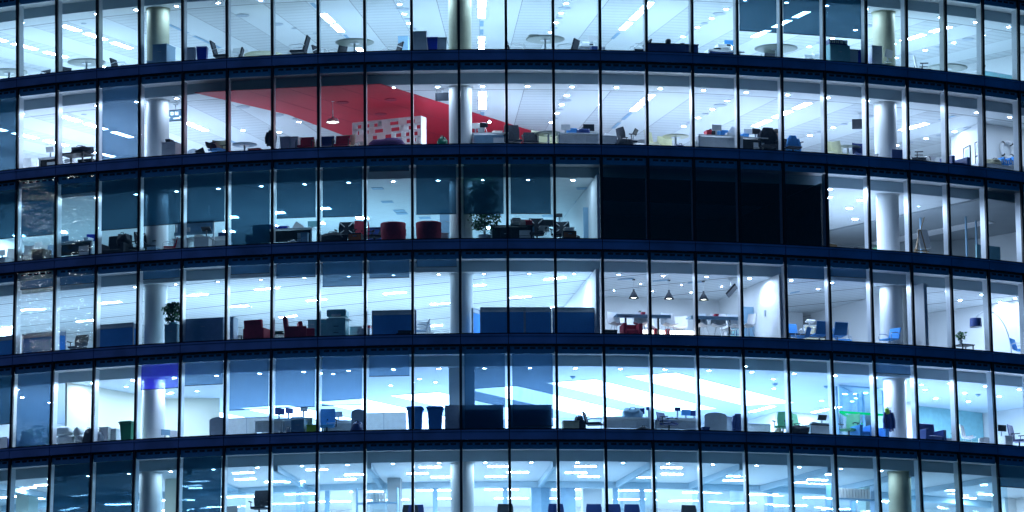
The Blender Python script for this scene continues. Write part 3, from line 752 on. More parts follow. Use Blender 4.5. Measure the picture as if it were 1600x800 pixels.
@kind('armchair', 'armchair', 'box armchairs')
def _(c='maroon', w=.72, h=.78):
    t = empty('armchair'); a = MB(); a.box((0, 0, .24), (w - .24, .62, .30)); part(t, 'seat', a, c, bevel=.03)
    a = MB(); a.box((0, .30, h / 2 + .06), (w - .1, .14, h - .1), rx=-.12); part(t, 'backrest', a, c, bevel=.03)
    for x in (-w / 2 + .06, w / 2 - .06): a = MB(); a.box((x, 0, .31), (.12, .70, .56)); part(t, 'arm', a, c, bevel=.02)
    a = MB(); [a.box((x * (w / 2 - .08), y * .28, .03), (.05, .05, .06)) for x in (-1, 1) for y in (-1, 1)]; part(t, 'foot', a, 'black')
    return t
def leaves(a, c, s, n, size, seed, droop=0.):
    rnd = random.Random(seed)
    cl = [Vector((rnd.gauss(0, .42), rnd.gauss(0, .42), rnd.uniform(-.9, .9))) for _ in range(max(6, n // 28))]
    for i in range(n):
        b = cl[i % len(cl)]; p = Vector((b.x + rnd.gauss(0, .17), b.y + rnd.gauss(0, .17), b.z + rnd.gauss(0, .13)))
        if p.length > 1.15: p = p.normalized() * rnd.uniform(.8, 1.1)
        p = Vector((c[0] + p.x * s[0] / 2, c[1] + p.y * s[1] / 2, c[2] + p.z * s[2] / 2))
        ax = Vector((rnd.uniform(-1, 1), rnd.uniform(-1, 1), rnd.uniform(-.8, .5) - droop)).normalized(); up = Vector((rnd.uniform(-1, 1), rnd.uniform(-1, 1), 1)).normalized()
        sd = ax.cross(up).normalized() * size * .28; l = ax * size * rnd.uniform(.7, 1.2)
        a.quad([p, p + l * .45 + sd, p + l, p + l * .45 - sd], i % 2)
@kind('potted_plant', 'plant', 'potted plants')
def _(h=1.7, w=.9, pot='pale', ph=.4, pw=.34, n=900, size=.09, trunk=.45, seed=3, square=False):
    t = empty('potted_plant'); a = MB()
    if square: a.box((0, 0, ph / 2), (pw, pw, ph))
    else: a.lathe([(0, 0), (pw * .36, 0), (pw / 2, ph), (pw / 2 - .02, ph), (pw / 2 - .03, ph - .05), (0, ph - .05)], n=20)
    part(t, 'pot', a, pot)
    a = MB(); rnd = random.Random(seed)
    for i in range(5):
        q = 2 * pi * i / 5; e = .3 * w; a.tube([(.02 * math.cos(q), .02 * math.sin(q), ph - .05), (.03 * math.cos(q), .03 * math.sin(q), ph + trunk * .6), (e * math.cos(q), e * math.sin(q), ph + trunk + (h - ph - trunk) * rnd.uniform(.35, .8))], [.016, .013, .006])
    part(t, 'stem', a, 'soil')
    a = MB(); hh = h - ph - trunk * .5; leaves(a, (0, 0, ph + trunk * .5 + hh / 2), (w, w, hh), n, size, seed); part(t, 'foliage', a, ['leaf', 'leafd'])
    return t
@kind('pendant_lamp', 'pendant lamp', 'pendant lamps')
def _(cone=True, drop=.75, c='black', w=.36):
    """origin on the ceiling"""
    t = empty('pendant_lamp')
    a = MB(); a.cyl((0, 0, -.03), .05, .03, n=14); part(t, 'ceiling_rose', a, c)
    a = MB(); a.cyl((0, 0, -drop + .2), .008, drop - .22, n=6); part(t, 'cord', a, 'steel')
    a = MB()
    if cone: a.lathe([(.03, -drop + .30), (.035, -drop + .24), (w / 2, -drop), (w / 2 - .01, -drop), (.02, -drop + .24)], n=28)
    else: a.lathe([(.018, -drop + .42), (.022, -drop + .2), (.06, -drop + .16), (w * .38, -drop + .12), (w / 2, -drop + .02), (w / 2, -drop), (w / 2 - .02, -drop + .01), (w * .34, -drop + .09), (.02, -drop + .15)], n=28)
    part(t, 'lamp_shade', a, c, smooth=True)
    a = MB(); a.cyl((0, 0, -drop + .035), w * (.36 if cone else .42), .01, n=24); part(t, 'bulb', a, 'warm')
    return t
@kind('hanging_screen', 'television', 'ceiling hung screens')
def _(w=.62, tilt=.25, drop=.35, glyph=0, lit=False):
    t = empty('hanging_screen'); a = MB(); a.box((0, 0, -drop - w * .3), (w, .06, w * .6), rx=tilt); q = part(t, 'screen', a, 'black', bevel=.01)
    a = MB(); a.cyl((0, .02, -drop - .06), .02, drop + .05, n=8); a.box((0, .02, -.01), (.14, .14, .02)); a.box((0, .06, -drop - w * .25), (.16, .08, .16)); part(t, 'bracket', a, 'steel')
    if lit:
        a = MB(); a.box((0, -.034, -drop - w * .3), (w - .05, .006, w * .6 - .05), rx=tilt); a.build('picture', 'bluegrey', q)
        a = MB(); a.lathe([(.055, -.0), (.085, -.0), (.085, .01), (.055, .01)], (0, 0, 0), n=14)
        b = MB()
        for (x, z_, w_, h_) in ((-.13, .06, .02, .1), (-.09, .1, .07, .02), (-.06, .06, .02, .1), (-.09, .02, .07, .02), (.02, .06, .02, .1), (.08, .02, .07, .02), (.05, .06, .02, .1), (.11, .06, .02, .1), (-.22, -.06, .1, .03), (.06, -.1, .22, .035), (.18, -.06, .03, .05)):
            b.box((x, -.04 - z_ * math.sin(tilt), -drop - w * .3 + z_), (w_, .006, h_), rx=tilt)
        b.build('lit_sign', 'sky1', q)
    return t
@kind('paper_stack', 'papers', 'papers and boxes on furniture')
def _(w=.32, h=.12, c='paper', n=4, seed=1):
    t = empty('paper_stack'); a = MB(); rnd = random.Random(seed)
    for i in range(n): a.box((rnd.uniform(-.02, .02), rnd.uniform(-.02, .02), h * (i + .5) / n), (w * rnd.uniform(.85, 1), .24, h / n - .004), rz=rnd.uniform(-.25, .25))
    part(t, 'sheets', a, c); return t
@kind('storage_box', 'box', 'boxes')
def _(w=.4, dp=.32, h=.3, c='pale', lid=True):
    t = empty('storage_box'); a = MB(); a.box((0, 0, h / 2), (w, dp, h)); part(t, 'body', a, c, bevel=.008)
    if lid: a = MB(); a.box((0, 0, h + .0), (w + .02, dp + .02, .05)); part(t, 'lid', a, c, bevel=.006)
    return t
@kind('printer', 'printer', 'printers')
def _(c='pale', s_=1.):
    t = empty('printer'); a = MB(); a.box((0, 0, .12), (.46, .38, .22)); part(t, 'body', a, c, bevel=.025)
    a = MB(); a.box((0, .05, .245), (.40, .24, .03)); part(t, 'lid', a, 'greyp', bevel=.008)
    a = MB(); a.box((0, -.22, .09), (.28, .16, .012), rx=-.15); a.box((0, .2, .3), (.25, .012, .16), rx=-.3); part(t, 'paper_tray', a, 'paper')
    a = MB(); a.box((.12, -.195, .19), (.12, .01, .05)); part(t, 'control_panel', a, 'black'); return t
@kind('photocopier', 'photocopier')
def _():
    t = empty('photocopier'); a = MB(); a.box((0, 0, .42), (.60, .6, .84)); part(t, 'body', a, 'teal', bevel=.015)
    a = MB(); a.box((0, 0, 1.0), (.62, .56, .20)); a.box((0, 0, 1.105), (.56, .5, .03)); part(t, 'document_feeder', a, 'teal', bevel=.02)
    for i in range(3): a = MB(); a.box((0, -.31, .14 + i * .2), (.54, .02, .17)); q = part(t, 'drawer', a, 'teal', bevel=.008); b = MB(); b.box((0, -.325, .17 + i * .2), (.16, .012, .02)); b.build('handle', 'black', q)
    a = MB(); a.box((0, -.29, .93), (.3, .06, .06)); part(t, 'control_panel', a, 'pale')
    a = MB(); a.box((.36, -.05, .8), (.14, .4, .02)); part(t, 'output_tray', a, 'pale'); return t
@kind('binder', 'binder', 'files and binders standing in rows')
def _(c='navy', h=.31):
    t = empty('binder'); a = MB(); a.box((0, 0, h / 2), (.065, .26, h)); part(t, 'cover', a, c, bevel=.004)
    a = MB(); a.box((0, -.132, h * .62), (.04, .006, .1)); part(t, 'spine_label', a, 'paper'); return t
@kind('bag', 'bag', 'bags and coats left on furniture')
def _(w=.5, dp=.35, h=.35, c='blackf', seed=1):
    t = empty('bag'); a = MB(); a.lump((0, 0, h / 2), (w, dp, h), 0, seed); part(t, 'body', a, c, smooth=True)
    b = MB(); b.tube([(-w * .18, -dp * .3, h * .9), (-w * .1, -dp * .3, h * 1.12), (w * .1, -dp * .3, h * 1.12), (w * .18, -dp * .3, h * .9)], .012); part(t, 'strap', b, 'black'); return t
@kind('coat', 'coat', 'coats hung over chairs')
def _(w=.46, h=.62, c='blackf', seed=2):
    """a coat draped over a chair back, its shoulders at the top"""
    t = empty('coat'); a = MB(); n, m = 16, 10; P = []
    for j in range(m + 1):
        v = j / m; row = []
        for i in range(n):
            q = 2 * pi * i / n; ww = w / 2 * (.55 + .45 * math.sin(min(1, v * 2.4) * pi / 2)) * (1 + .07 * math.sin(5 * q + seed + v * 3)); dd = .11 * (.5 + .7 * v) * (1 + .2 * math.sin(4 * q + seed))
            row.append((ww * math.cos(q), dd * math.sin(q), h * (1 - v ** .9) + (.015 * math.sin(6 * q) if v == 1 else 0)))
        P.append(row)
    for j in range(m):
        for i in range(n): i2 = (i + 1) % n; a.quad([P[j][i], P[j + 1][i], P[j + 1][i2], P[j][i2]])
    a.quad(P[0]); part(t, 'body', a, c, smooth=False)
    for x in (-1, 1): b = MB(); b.tube([(x * w * .36, -.03, h * .86), (x * w * .50, -.06, h * .5), (x * w * .46, -.08, h * .12)], [.05, .055, .045], n=8); part(t, 'sleeve', b, c)
    return t
@kind('sack_pile', 'sacks', 'white sacks')
def _(w=.6, h=.75, seed=4, c='sack'):
    t = empty('sack_pile')
    for i in range(3): a = MB(); a.lump((.04 * math.sin(i * 2), 0, h * (i + .5) / 3), (w, .5, h / 3 + .08), 0, seed + i, .08); part(t, 'sack', a, c, smooth=True)
    return t
@kind('high_table', 'high table', 'white high tables in the café')
def _(w=1.9):
    t = empty('high_table'); a = MB(); a.box((0, 0, .94), (w, .62, .035)); a.box((0, -.3, .885), (w, .02, .08), 0); part(t, 'table_top', a, 'bluegrey', bevel=.004)
    for x in (-w / 2 + .35, w / 2 - .35): a = MB(); a.box((x, 0, .45), (.05, .08, .90)); part(t, 'leg', a, 'dark')
    return t
@kind('floor_glow_block', 'glowing block')
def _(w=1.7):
    t = empty('floor_glow_block'); a = MB(); a.box((0, 0, .29), (w, .4, .56)); part(t, 'body', a, 'pale', bevel=.01)
    a = MB(); a.box((0, -.206, .31), (w - .04, .01, .50)); part(t, 'glow_front', a, 'floorglow'); return t  # glowing block put in for a lamp-lit strip of café floor
@kind('drinks_fridge', 'fridge')
def _():
    t = empty('drinks_fridge'); a = MB(); a.box((0, .04, .62), (.56, .5, 1.24)); part(t, 'body', a, 'white', bevel=.01)
    for x in (-.14, .14):
        a = MB(); a.box((x, -.225, .64), (.25, .03, 1.14)); q = part(t, 'door', a, 'scr', bevel=.006)
        b = MB(); [b.box((x, -.244, .2 + i * .2), (.25, .008, .03)) for i in range(6)]; b.box((x - .11, -.25, .6), (.02, .02, .3)); b.build('shelf', 'navy', q)
    return t
@kind('easel', 'easel')
def _():
    t = empty('easel')
    for x, y in ((-.32, -.12), (.30, -.12), (0, .42)): a = MB(); a.tube([(x, y, 0), (x * .12, .02, 1.15)], .022); part(t, 'leg', a, 'wood')
    a = MB(); a.tube([(-.26, .0, .3), (.24, .06, 1.58)], .018); part(t, 'mast', a, 'wood')
    a = MB(); a.box((0, -.05, .44), (.62, .06, .035)); part(t, 'ledge', a, 'wood')
    a = MB(); a.box((.16, .0, .84), (.46, .025, .62), ry=-.18, rx=-.1); part(t, 'canvas', a, 'paper'); return t
@kind('arc_lamp', 'floor lamp')
def _():
    t = empty('arc_lamp'); a = MB(); a.cyl((0, 0, 0), .2, .06, n=24); part(t, 'base', a, 'pale')
    a = MB(); pts = []
    for i in range(25):
        q = i / 24; an = -.15 + q * 2.35; pts.append((-.95 + .95 * math.cos(an) * 1.0, 0, .3 + 1.42 * math.sin(max(0, an)) if an > 0 else .3 + an * 1.5))
    a.tube([(0, 0, .05)] + pts, .017); part(t, 'pole', a, 'steel')
    e = pts[-1]; a = MB(); a.lathe([(.20, -.30), (.19, -.02), (.0, -.0)], e, 0, 26); a.lathe([(.188, -.02), (.197, -.298)], e, 1, 26); part(t, 'lamp_shade', a, ['navy', 'pale']); return t
@kind('lifebuoy', 'lifebuoy')
def _():
    t = empty('lifebuoy'); a = MB(); n = 30; ring = [(.27 + .062 * math.cos(q), .062 * math.sin(q)) for q in [2 * pi * i / 12 for i in range(13)]]
    a.lathe(ring, n=n); o = part(t, 'ring', a, 'white', smooth=True); o.rotation_euler = (pi / 2, 0, 0)
    for i in range(4):
        q = pi / 4 + i * pi / 2; b = MB(); rr = [(.27 + .068 * math.cos(w), .068 * math.sin(w)) for w in [2 * pi * j / 10 for j in range(11)]]
        b.lathe(rr, n=3, a0=q - .1, a1=q + .1); o = part(t, 'band', b, 'black'); o.rotation_euler = (pi / 2, 0, 0)
    return t
@kind('picture_frame', 'picture', 'framed pictures on the wall')
def _(w=.36, h=.46):
    t = empty('picture_frame'); a = MB(); a.box((0, 0, 0), (w, .02, h)); q = part(t, 'mount', a, 'white')
    b = MB()
    for x in (-1, 1): b.box((x * w / 2, -.01, 0), (.025, .035, h + .025))
    for x in (-1, 1): b.box((0, -.01, x * h / 2), (w - .025, .035, .025))
    part(t, 'frame', b, 'dark'); c = MB(); c.box((0, -.014, 0), (w * .55, .006, h * .6)); part(t, 'print', c, 'greyp'); return t
@kind('cube_shelving', 'shelving unit')
def _():
    t = empty('cube_shelving'); rnd = random.Random(5); W_, H_ = 2.5, 1.86; a = MB(); nz_ = 9
    a.box((-W_ / 2, 0, H_ / 2), (.03, .34, H_)); a.box((W_ / 2, 0, H_ / 2), (.04, .36, H_)); a.box((0, 0, H_), (W_, .34, .03)); a.box((0, 0, .02), (W_, .34, .03))
    for j in range(1, nz_): a.box((0, 0, H_ * j / nz_), (W_ - .06, .33, .018))
    part(t, 'frame', a, 'white')
    a = MB(); xs = [-W_ / 2 + .02]
    for j in range(nz_):
        x = -W_ / 2 + .02
        while x < W_ / 2 - .1:
            w = rnd.choice((.16, .22, .3, .36)); w = min(w, W_ / 2 - .02 - x)
            if rnd.random() < .40: a.box((x + w / 2, -.155, H_ * (j + .5) / nz_), (w - .01, .012, H_ / nz_ - .02))
            else: a.box((x + w, 0, H_ * (j + .5) / nz_), (.014, .32, H_ / nz_ - .02))
            x += w
    part(t, 'panel', a, 'paper'); return t
@kind('coat_stand', 'coat stand', 'coat stands')
def _(c='blackf', c2='red'):
    t = empty('coat_stand'); a = MB(); a.cyl((0, 0, .02), .018, 1.25, n=10); a.cyl((0, 0, 0), .18, .02, n=20)
    for i in range(4): q = i * pi / 2; a.tube([(0, 0, 1.2), (.12 * math.cos(q), .12 * math.sin(q), 1.26)], .01)
    part(t, 'stand', a, 'steel'); return t
@kind('side_table', 'table', 'low tables')
def _(w=.6, c='dark'):
    t = empty('side_table'); a = MB(); a.box((0, 0, .44), (w, .5, .03)); part(t, 'table_top', a, c)
    for x in (-1, 1):
        for y in (-1, 1): a = MB(); a.box((x * (w / 2 - .04), y * .2, .213), (.03, .03, .425)); part(t, 'leg', a, 'dark')
    return t
@kind('leaning_board', 'board', 'white boards')
def _(w=.6, h=.5, c='white', tilt=.9):
    t = empty('leaning_board'); a = MB(); a.box((0, 0, h * .35), (w, .02, h), ry=tilt); part(t, 'board', a, c)
    a = MB(); a.box((0, .06, h * .2), (.03, .03, h * .6)); part(t, 'stand', a, 'steel'); return t
@kind('desk_lamp', 'desk lamp')
def _():
    t = empty('desk_lamp'); a = MB(); a.cyl((0, 0, 0), .08, .02, n=16); part(t, 'base', a, 'black')
    a = MB(); a.tube([(0, 0, .02), (-.08, 0, .25), (.06, -.03, .42)], .01); part(t, 'arm', a, 'steel')
    a = MB(); a.lathe([(.02, .05), (.07, -.02)], (.06, -.03, .42), 0, 14); part(t, 'lamp_shade', a, 'steel')
    a = MB(); a.lump((.06, -.05, .40), (.07, .07, .07), 0, 1, .0, 6); part(t, 'bulb', a, 'desk'); return t
@kind('curved_screen', 'partition screen', 'pale round topped screens')
def _(w=.6, h=1.0, c='greyp'):
    t = empty('curved_screen'); a = MB(); pts = [(-w / 2, 0), (w / 2, 0), (w / 2, h * .86)] + [(w / 2 - w / 2 * (1 - math.cos(q)), h * .86 + h * .14 * math.sin(q)) for q in [pi * i / 8 for i in range(1, 8)]] + [(-w / 2, h * .86)]
    f = [(x, -.025, z) for x, z in pts]; b = [(x, .025, z) for x, z in pts]; a.quad(f); a.quad(b[::-1])
    for i in range(len(pts)): j = (i + 1) % len(pts); a.quad([f[j], f[i], b[i], b[j]])
    part(t, 'panel', a, c); a = MB(); a.box((0, 0, .015), (w * .8, .3, .03)); part(t, 'foot', a, 'steel'); return t
@kind('screen_panel', 'partition screen', 'low pale partition panels')
def _(w=1.2, h=.85, c='pale', n=2):
    t = empty('screen_panel'); a = MB()
    for i in range(n): a.box((-w / 2 + w * (i + .5) / n, 0, h / 2), (w / n - .02, .04, h - .02))
    part(t, 'panel', a, c); a = MB(); [a.box((-w / 2 + w * i / n, 0, h / 2), (.02, .05, h)) for i in range(n + 1)]; a.box((0, 0, h), (w, .05, .02)); part(t, 'frame', a, 'greyp'); return t
@kind('shelf_desk', 'workstation')
def _():
    t = empty('shelf_desk'); a = MB(); a.box((0, 0, .60), (1.3, .6, .03)); part(t, 'desktop', a, 'pale')
    for x in (-.64, .64): a = MB(); a.box((x, .1, .62), (.04, .08, 1.24)); part(t, 'upright', a, 'white')
    a = MB(); a.box((0, .14, 1.03), (1.22, .03, .36)); part(t, 'screen', a, 'bluegrey')
    a = MB(); a.box((0, .06, .83), (1.3, .22, .03)); a.box((0, -.04, .79), (1.3, .02, .1)); part(t, 'shelf', a, 'bluegrey')
    for x in (-.35, .35): a = MB(); a.box((x, 0, .3), (.5, .5, .56)); part(t, 'cupboard', a, 'pale', bevel=.006)
    return t
@kind('beanbag', 'beanbag')
def _():
    t = empty('beanbag'); a = MB(); a.lump((0, 0, .26), (1.25, .9, .52), 0, 3, .07); part(t, 'body', a, 'pink', smooth=True); a = MB(); a.lump((.1, .15, .5), (.55, .4, .2), 0, 8, .05); part(t, 'cushion', a, 'pink', smooth=True); return t
@kind('sideboard', 'sideboard')
def _(w=1.7, c='navy', h=.56):
    t = empty('sideboard'); a = MB(); a.box((0, 0, h / 2 + .02), (w, .45, h - .06)); part(t, 'body', a, c, bevel=.01)
    a = MB(); a.box((0, 0, h), (w + .03, .48, .03)); part(t, 'top', a, 'dark')
    for i in range(4): a = MB(); a.box((-w / 2 + w * (i + .5) / 4, -.232, h / 2), (w / 4 - .015, .012, h - .12)); part(t, 'door', a, c)
    return t
@kind('desk_globe', 'globe')
def _():
    t = empty('desk_globe'); a = MB(); a.lump((0, 0, .1), (.18, .18, .18), 0, 1, 0.); part(t, 'ball', a, 'black', smooth=True); a = MB(); a.cyl((0, 0, 0), .06, .02); part(t, 'base', a, 'black'); return t
@kind('orange_drawers', 'drawer unit', 'orange drawer units')
def _():
    t = empty('orange_drawers'); a = MB(); a.box((0, 0, .24), (.42, .5, .44)); part(t, 'body', a, 'dark', bevel=.006)
    for i in range(2): a = MB(); a.box((0, -.258, .13 + i * .2), (.39, .016, .18)); q = part(t, 'drawer', a, 'orange'); b = MB(); b.box((0, -.272, .16 + i * .2), (.12, .012, .015)); b.build('handle', 'steel', q)
    return t
@kind('bookshelf', 'bookshelf')
def _(w=1.3):
    t = empty('bookshelf'); a = MB()
    for x in (-w / 2, w / 2): a.box((x, 0, .95), (.03, .32, 1.9))
    for z_ in (.1, .55, 1.0, 1.42): a.box((0, 0, z_), (w, .32, .03))
    part(t, 'frame', a, 'bluegrey'); return t
@kind('person', 'person')
def _():
    t = empty('person'); V = [(0, 0, .50), (0, .02, .72), (0, .04, .95), (0, .02, 1.04), (0, .0, 1.12), (0, -.01, 1.22),
        (-.19, .04, .92), (-.24, -.06, .68), (-.12, -.26, .66), (.19, .04, .92), (.24, -.06, .68), (.12, -.26, .66),
        (-.10, -.02, .48), (-.11, -.42, .50), (-.11, -.44, .08), (.10, -.02, .48), (.11, -.42, .50), (.11, -.44, .08)]
    E_ = [(0, 1), (1, 2), (2, 3), (3, 4), (4, 5), (2, 6), (6, 7), (7, 8), (2, 9), (9, 10), (10, 11), (0, 12), (12, 13), (13, 14), (0, 15), (15, 16), (16, 17)]
    rr = [.15, .14, .13, .055, .075, .07, .06, .045, .035, .06, .045, .035, .09, .07, .05, .09, .07, .05]
    me = bpy.data.meshes.new('person_body'); me.from_pydata(V, E_, []); o = bpy.data.objects.new('person_body', me); COL.objects.link(o); o.parent = t
    sk = o.modifiers.new('skin', 'SKIN'); 
    for i, v in enumerate(me.skin_vertices[0].data): v.radius = (rr[i], rr[i]); v.use_root = (i == 0)
    sb = o.modifiers.new('sub', 'SUBSURF'); sb.levels = 1; sb.render_levels = 2
    me.materials.append(M_['skin'])
    a = MB(); a.lump((0, .02, .72), (.46, .30, .50), 0, 2, .03); part(t, 'shirt', a, 'shirt', smooth=True)
    a = MB(); a.lump((0, .03, 1.235), (.18, .21, .17), 0, 3, .03); part(t, 'hair', a, 'hair', smooth=True)
    a = MB(); a.lump((0, -.2, .47), (.42, .5, .18), 0, 2, .03); part(t, 'trousers', a, 'navy', smooth=True)
    return t
# ------------------------------------------------------------------ unseen lit buildings, added so the lower left panes have lights to mirror
tw = empty('glint_tower', (-94, -44, -34), math.radians(-60)); tag(tw, 'added lit tower out of view, mirrored as rippled glints in the leftmost panes', 'building')
lo = empty('glint_block', (-76, -72, -34), math.radians(-42)); tag(lo, 'added lit low building out of view, mirrored as streaks in the bottom left panes', 'building')
for root, w_, h_, n_, z0 in ((tw, 20, 62, 5, 0), (lo, 62, 54, 18, 0)):
    a = MB(); a.box((0, -10, h_ / 2), (w_, 20, h_)); a.build('wall', 'dark', root)
    rnd = random.Random(4)
    for j in range(int(h_ / 3.6)):
        for i in range(n_):
            if rnd.random() < .5: continue
            a = MB(); a.box((-w_ / 2 + w_ * (i + .5) / n_, .06, 2.5 + j * 3.6), (rnd.choice((1.2, 2.2, 3.2)), .1, rnd.choice((.2, .35)))); a.build('window', 'glintlight', root)
FURN = True
def T(h): return FLOOR + h
# ---- top floor
item('round_table', 0, 14, 1.5, 'grey green round table')
item('cantilever_chair', 0, 60, 1.9, 'low tubular chair', rot=1.3)
item('cantilever_chair', 0, 93, 2.2, 'dark tubular chair, partly hidden', rot=-.3)
item('round_table', 0, 135, 1.45, 'grey green round table')
item('cantilever_chair', 0, 118, 3.2, 'pale tubular chair behind table', rot=.6, c='pale')
item('cantilever_chair', 0, 190, 1.7, 'dark seated tubular chair', rot=pi)
item('storage_box', 0, 237, .75, 'small dark box', c='bluegrey', w=.2, h=.36)
item('cabinet', 0, 256, .95, 'pale blue cabinet', w=.5, dp=.7, h=.9, c='bluegrey', n=1)
item('recycling_bin', 0, 298, .9, 'grey recycling bin', c='greyp', rot=.2)
item('recycling_bin', 0, 316, .9, 'bright blue recycling bin', c='blue', rot=.2)
item('cantilever_chair', 0, 347, .95, 'black armchair leaning back', rot=pi, tall=.45)
item('cantilever_chair', 0, 364, 1.6, 'black tubular chair behind another', rot=.2)
item('desk', 0, 380, 3.2, 'white desk', w=1.0)
item('leaning_board', 0, 384, 2.9, 'pale tilted board on desk', z=T(.74), w=.35, h=.3)
item('round_table', 0, 411, 2.5, 'cream round table', top='cream')
item('cantilever_chair', 0, 466, .95, 'black armchair facing left', rot=0, tall=.45)
item('cantilever_chair', 0, 506, 1.8, 'white framed tubular chair', rot=pi * .9, fr='white')
item('cantilever_chair', 0, 524, 1.9, 'second white framed tubular chair', rot=-.4, fr='white')
item('storage_box', 0, 539, 1.8, 'low cream topped box', c='cream', w=.55, h=.42)
item('round_table', 0, 554, 1.25, 'grey green round table')
item('cantilever_chair', 0, 612, 1.7, 'white framed tubular chair', rot=.5, fr='white')
item('cabinet', 0, 631, 3.6, 'tall dark blue cupboard', w=.32, dp=.5, h=1.35, c='bluegrey', n=2)
item('cabinet', 0, 655, 1.0, 'blue grey cabinet', w=.5, dp=.5, h=.93, c='greyp', n=1)
item('recycling_bin', 0, 676, 1.0, 'bright blue recycling bin', c='blue')
item('recycling_bin', 0, 690, 1.05, 'grey recycling bin', c='greyp')
item('storage_box', 0, 747, 1.2, 'low pale box', c='card', w=.3, h=.36)
item('cantilever_chair', 0, 806, 1.6, 'white tubular chair facing right', rot=pi, fr='white')
item('round_table', 0, 852, 1.15, 'grey green round table')
item('paper_stack', 0, 833, 1.15, 'papers on round table', z=T(.745))
item('cantilever_chair', 0, 887, 1.6, 'dark seated tubular chair', rot=-.5)
item('leaning_board', 0, 899, 3., 'white sheet tilted upright', z=T(.45), w=.5, h=.4)
item('desk', 0, 920, 2.4, 'white desk', w=1.0)
item('printer', 0, 917, 2.4, 'white desktop printer', z=T(.62))
item('storage_box', 0, 930, 1.7, 'navy box', c='navy', w=.28, h=.62, lid=False)
item('screen_panel', 0, 956, 1.6, 'low pale screen', w=1.1, h=.42)
item('cantilever_chair', 0, 1000, 1.3, 'black low armchair', rot=.1)
item('sideboard', 0, 1048, .85, 'long navy sideboard')
item('desk_globe', 0, 1044, .85, 'round black globe on sideboard', z=T(.575))
item('paper_stack', 0, 1065, .85, 'small dark stack on sideboard', z=T(.575), c='dark', w=.12, h=.05)
item('desk', 0, 1128, 2.3, 'cluttered white desk', w=1.1, side='navy')
item('printer', 0, 1130, 2.3, 'white printer on desk', z=T(.74))
item('leaning_board', 0, 1112, 2.2, 'bright white tilted sheet', z=T(.45), w=.4, h=.3)
item('office_chair', 0, 1163, 2.1, 'black office chair', rot=.8, h=.95)
item('round_table', 0, 1213, 1.3, 'grey green round table', r=.70)
item('cantilever_chair', 0, 1203, 1.9, 'low black tubular chair', rot=1.0)
item('cabinet', 0, 1262, 2.2, 'white low cabinet', w=.42, h=.74, n=2)
item('printer', 0, 1279, 2.0, 'white printer on cabinet', z=T(.55))
item('storage_box', 0, 1279, 1.7, 'white box', c='white', w=.3, h=.52)
item('cabinet', 0, 1308, .75, 'teal cabinet carrying files', w=.72, dp=.45, h=.82, c='teal', n=1)
for i in range(9): item('binder', 0, 1295 + i * 3.2, .75, '', z=T(.83), rot=.1 * math.sin(i * 3), h=.18, full='small blue file standing in a row on the teal cabinet', _same=1, c='navy')
item('recycling_bin', 0, 1331, .85, 'grey recycling bin', c='greyp')
item('recycling_bin', 0, 1343, .85, 'bright blue recycling bin', c='blue')
item('cabinet', 0, 1365, .9, 'pale cabinet', w=.38, dp=.5, h=.93, c='pale', n=1)
item('monitor', 0, 1389, .75, 'white tilted monitor', z=T(.45), c='white', w=.42, tilt=.25, rot=.5)
item('storage_box', 0, 1381, .8, 'white low box', c='white', w=.3, h=.34)
item('storage_box', 0, 1396, .6, 'lime green box', c='lime', w=.22, h=.22)
item('office_chair', 0, 1444, 1.5, 'white and black office chair', rot=1.0, back='white', h=.95)
item('round_table', 0, 1480, 1.8, 'grey green round table', r=.68)
item('cantilever_chair', 0, 1522, 1.4, 'white framed dark chair', rot=-.4, fr='white')
item('sideboard', 0, 1568, 1.0, 'long black low sideboard', c='black', w=1.4, h=.36)
item('screen_panel', 0, 1560, 4.0, 'teal low partition', w=1.6, h=1.42, c='teal')
# ---- second floor down
item('shell_chair', 1, 38, 1.4, 'white shell chair', c='white', rot=.6)
item('shell_chair', 1, 47, 2.1, 'second white shell chair', c='white', rot=-.5)
item('desk', 1, 84, 1.7, 'dark sided desk', w=.8, side='dark')
item('side_table', 1, 120, 1.1, 'black high table', c='dark', sc_=1.5)
item('bag', 1, 128, 1.1, 'black rucksack on table', z=T(.66), w=.75, dp=.5, h=.24)
item('cabinet', 1, 138, 1.6, 'dark blue drawers', w=.5, h=.55, c='dark')
item('paper_stack', 1, 110, 1.7, 'white papers', z=T(.55), c='white')
item('cabinet', 1, 268, .9, 'white sloping cabinet beside pillar', w=.48, dp=.5, h=.72, c='pale', n=1)
item('storage_box', 1, 265, .9, 'small dark box on cabinet', z=T(.73), c='dark', w=.15, h=.09)
item('hanging_screen', 1, 274, 2.2, 'lit information screen hung by pillar', z=CEIL, w=.62, tilt=.12, drop=.18, lit=True)
item('curved_screen', 1, 302, 2.6, 'pale round topped screen', w=.4, h=.85)
item('shell_chair', 1, 343, 1.6, 'yellow shell chair', rot=.3, c='cream', sc_=1.05)
item('office_chair', 1, 340, 1.2, 'blue low office chair', rot=1.2, h=.75, c='screenb')
item('leaning_board', 1, 315, 1.2, 'dark tilted laptop', z=T(.2), c='dark', w=.5, h=.3, tilt=1.2)
item('round_table', 1, 382, 1.9, 'plum grey round table', r=.4, top='bluegrey')
item('side_table', 1, 400, 1.4, 'low red table', c='maroon', w=.42)
item('coat_stand', 1, 424, 2.0, 'steel coat stand')
item('coat', 1, 424, 1.95, 'dark coat on coat stand', z=T(.66), w=.3, h=.5)
item('recycling_bin', 1, 447, 1.2, 'grey recycling bin', c='greyp')
item('recycling_bin', 1, 460, 1.25, 'white recycling bin', c='pale')
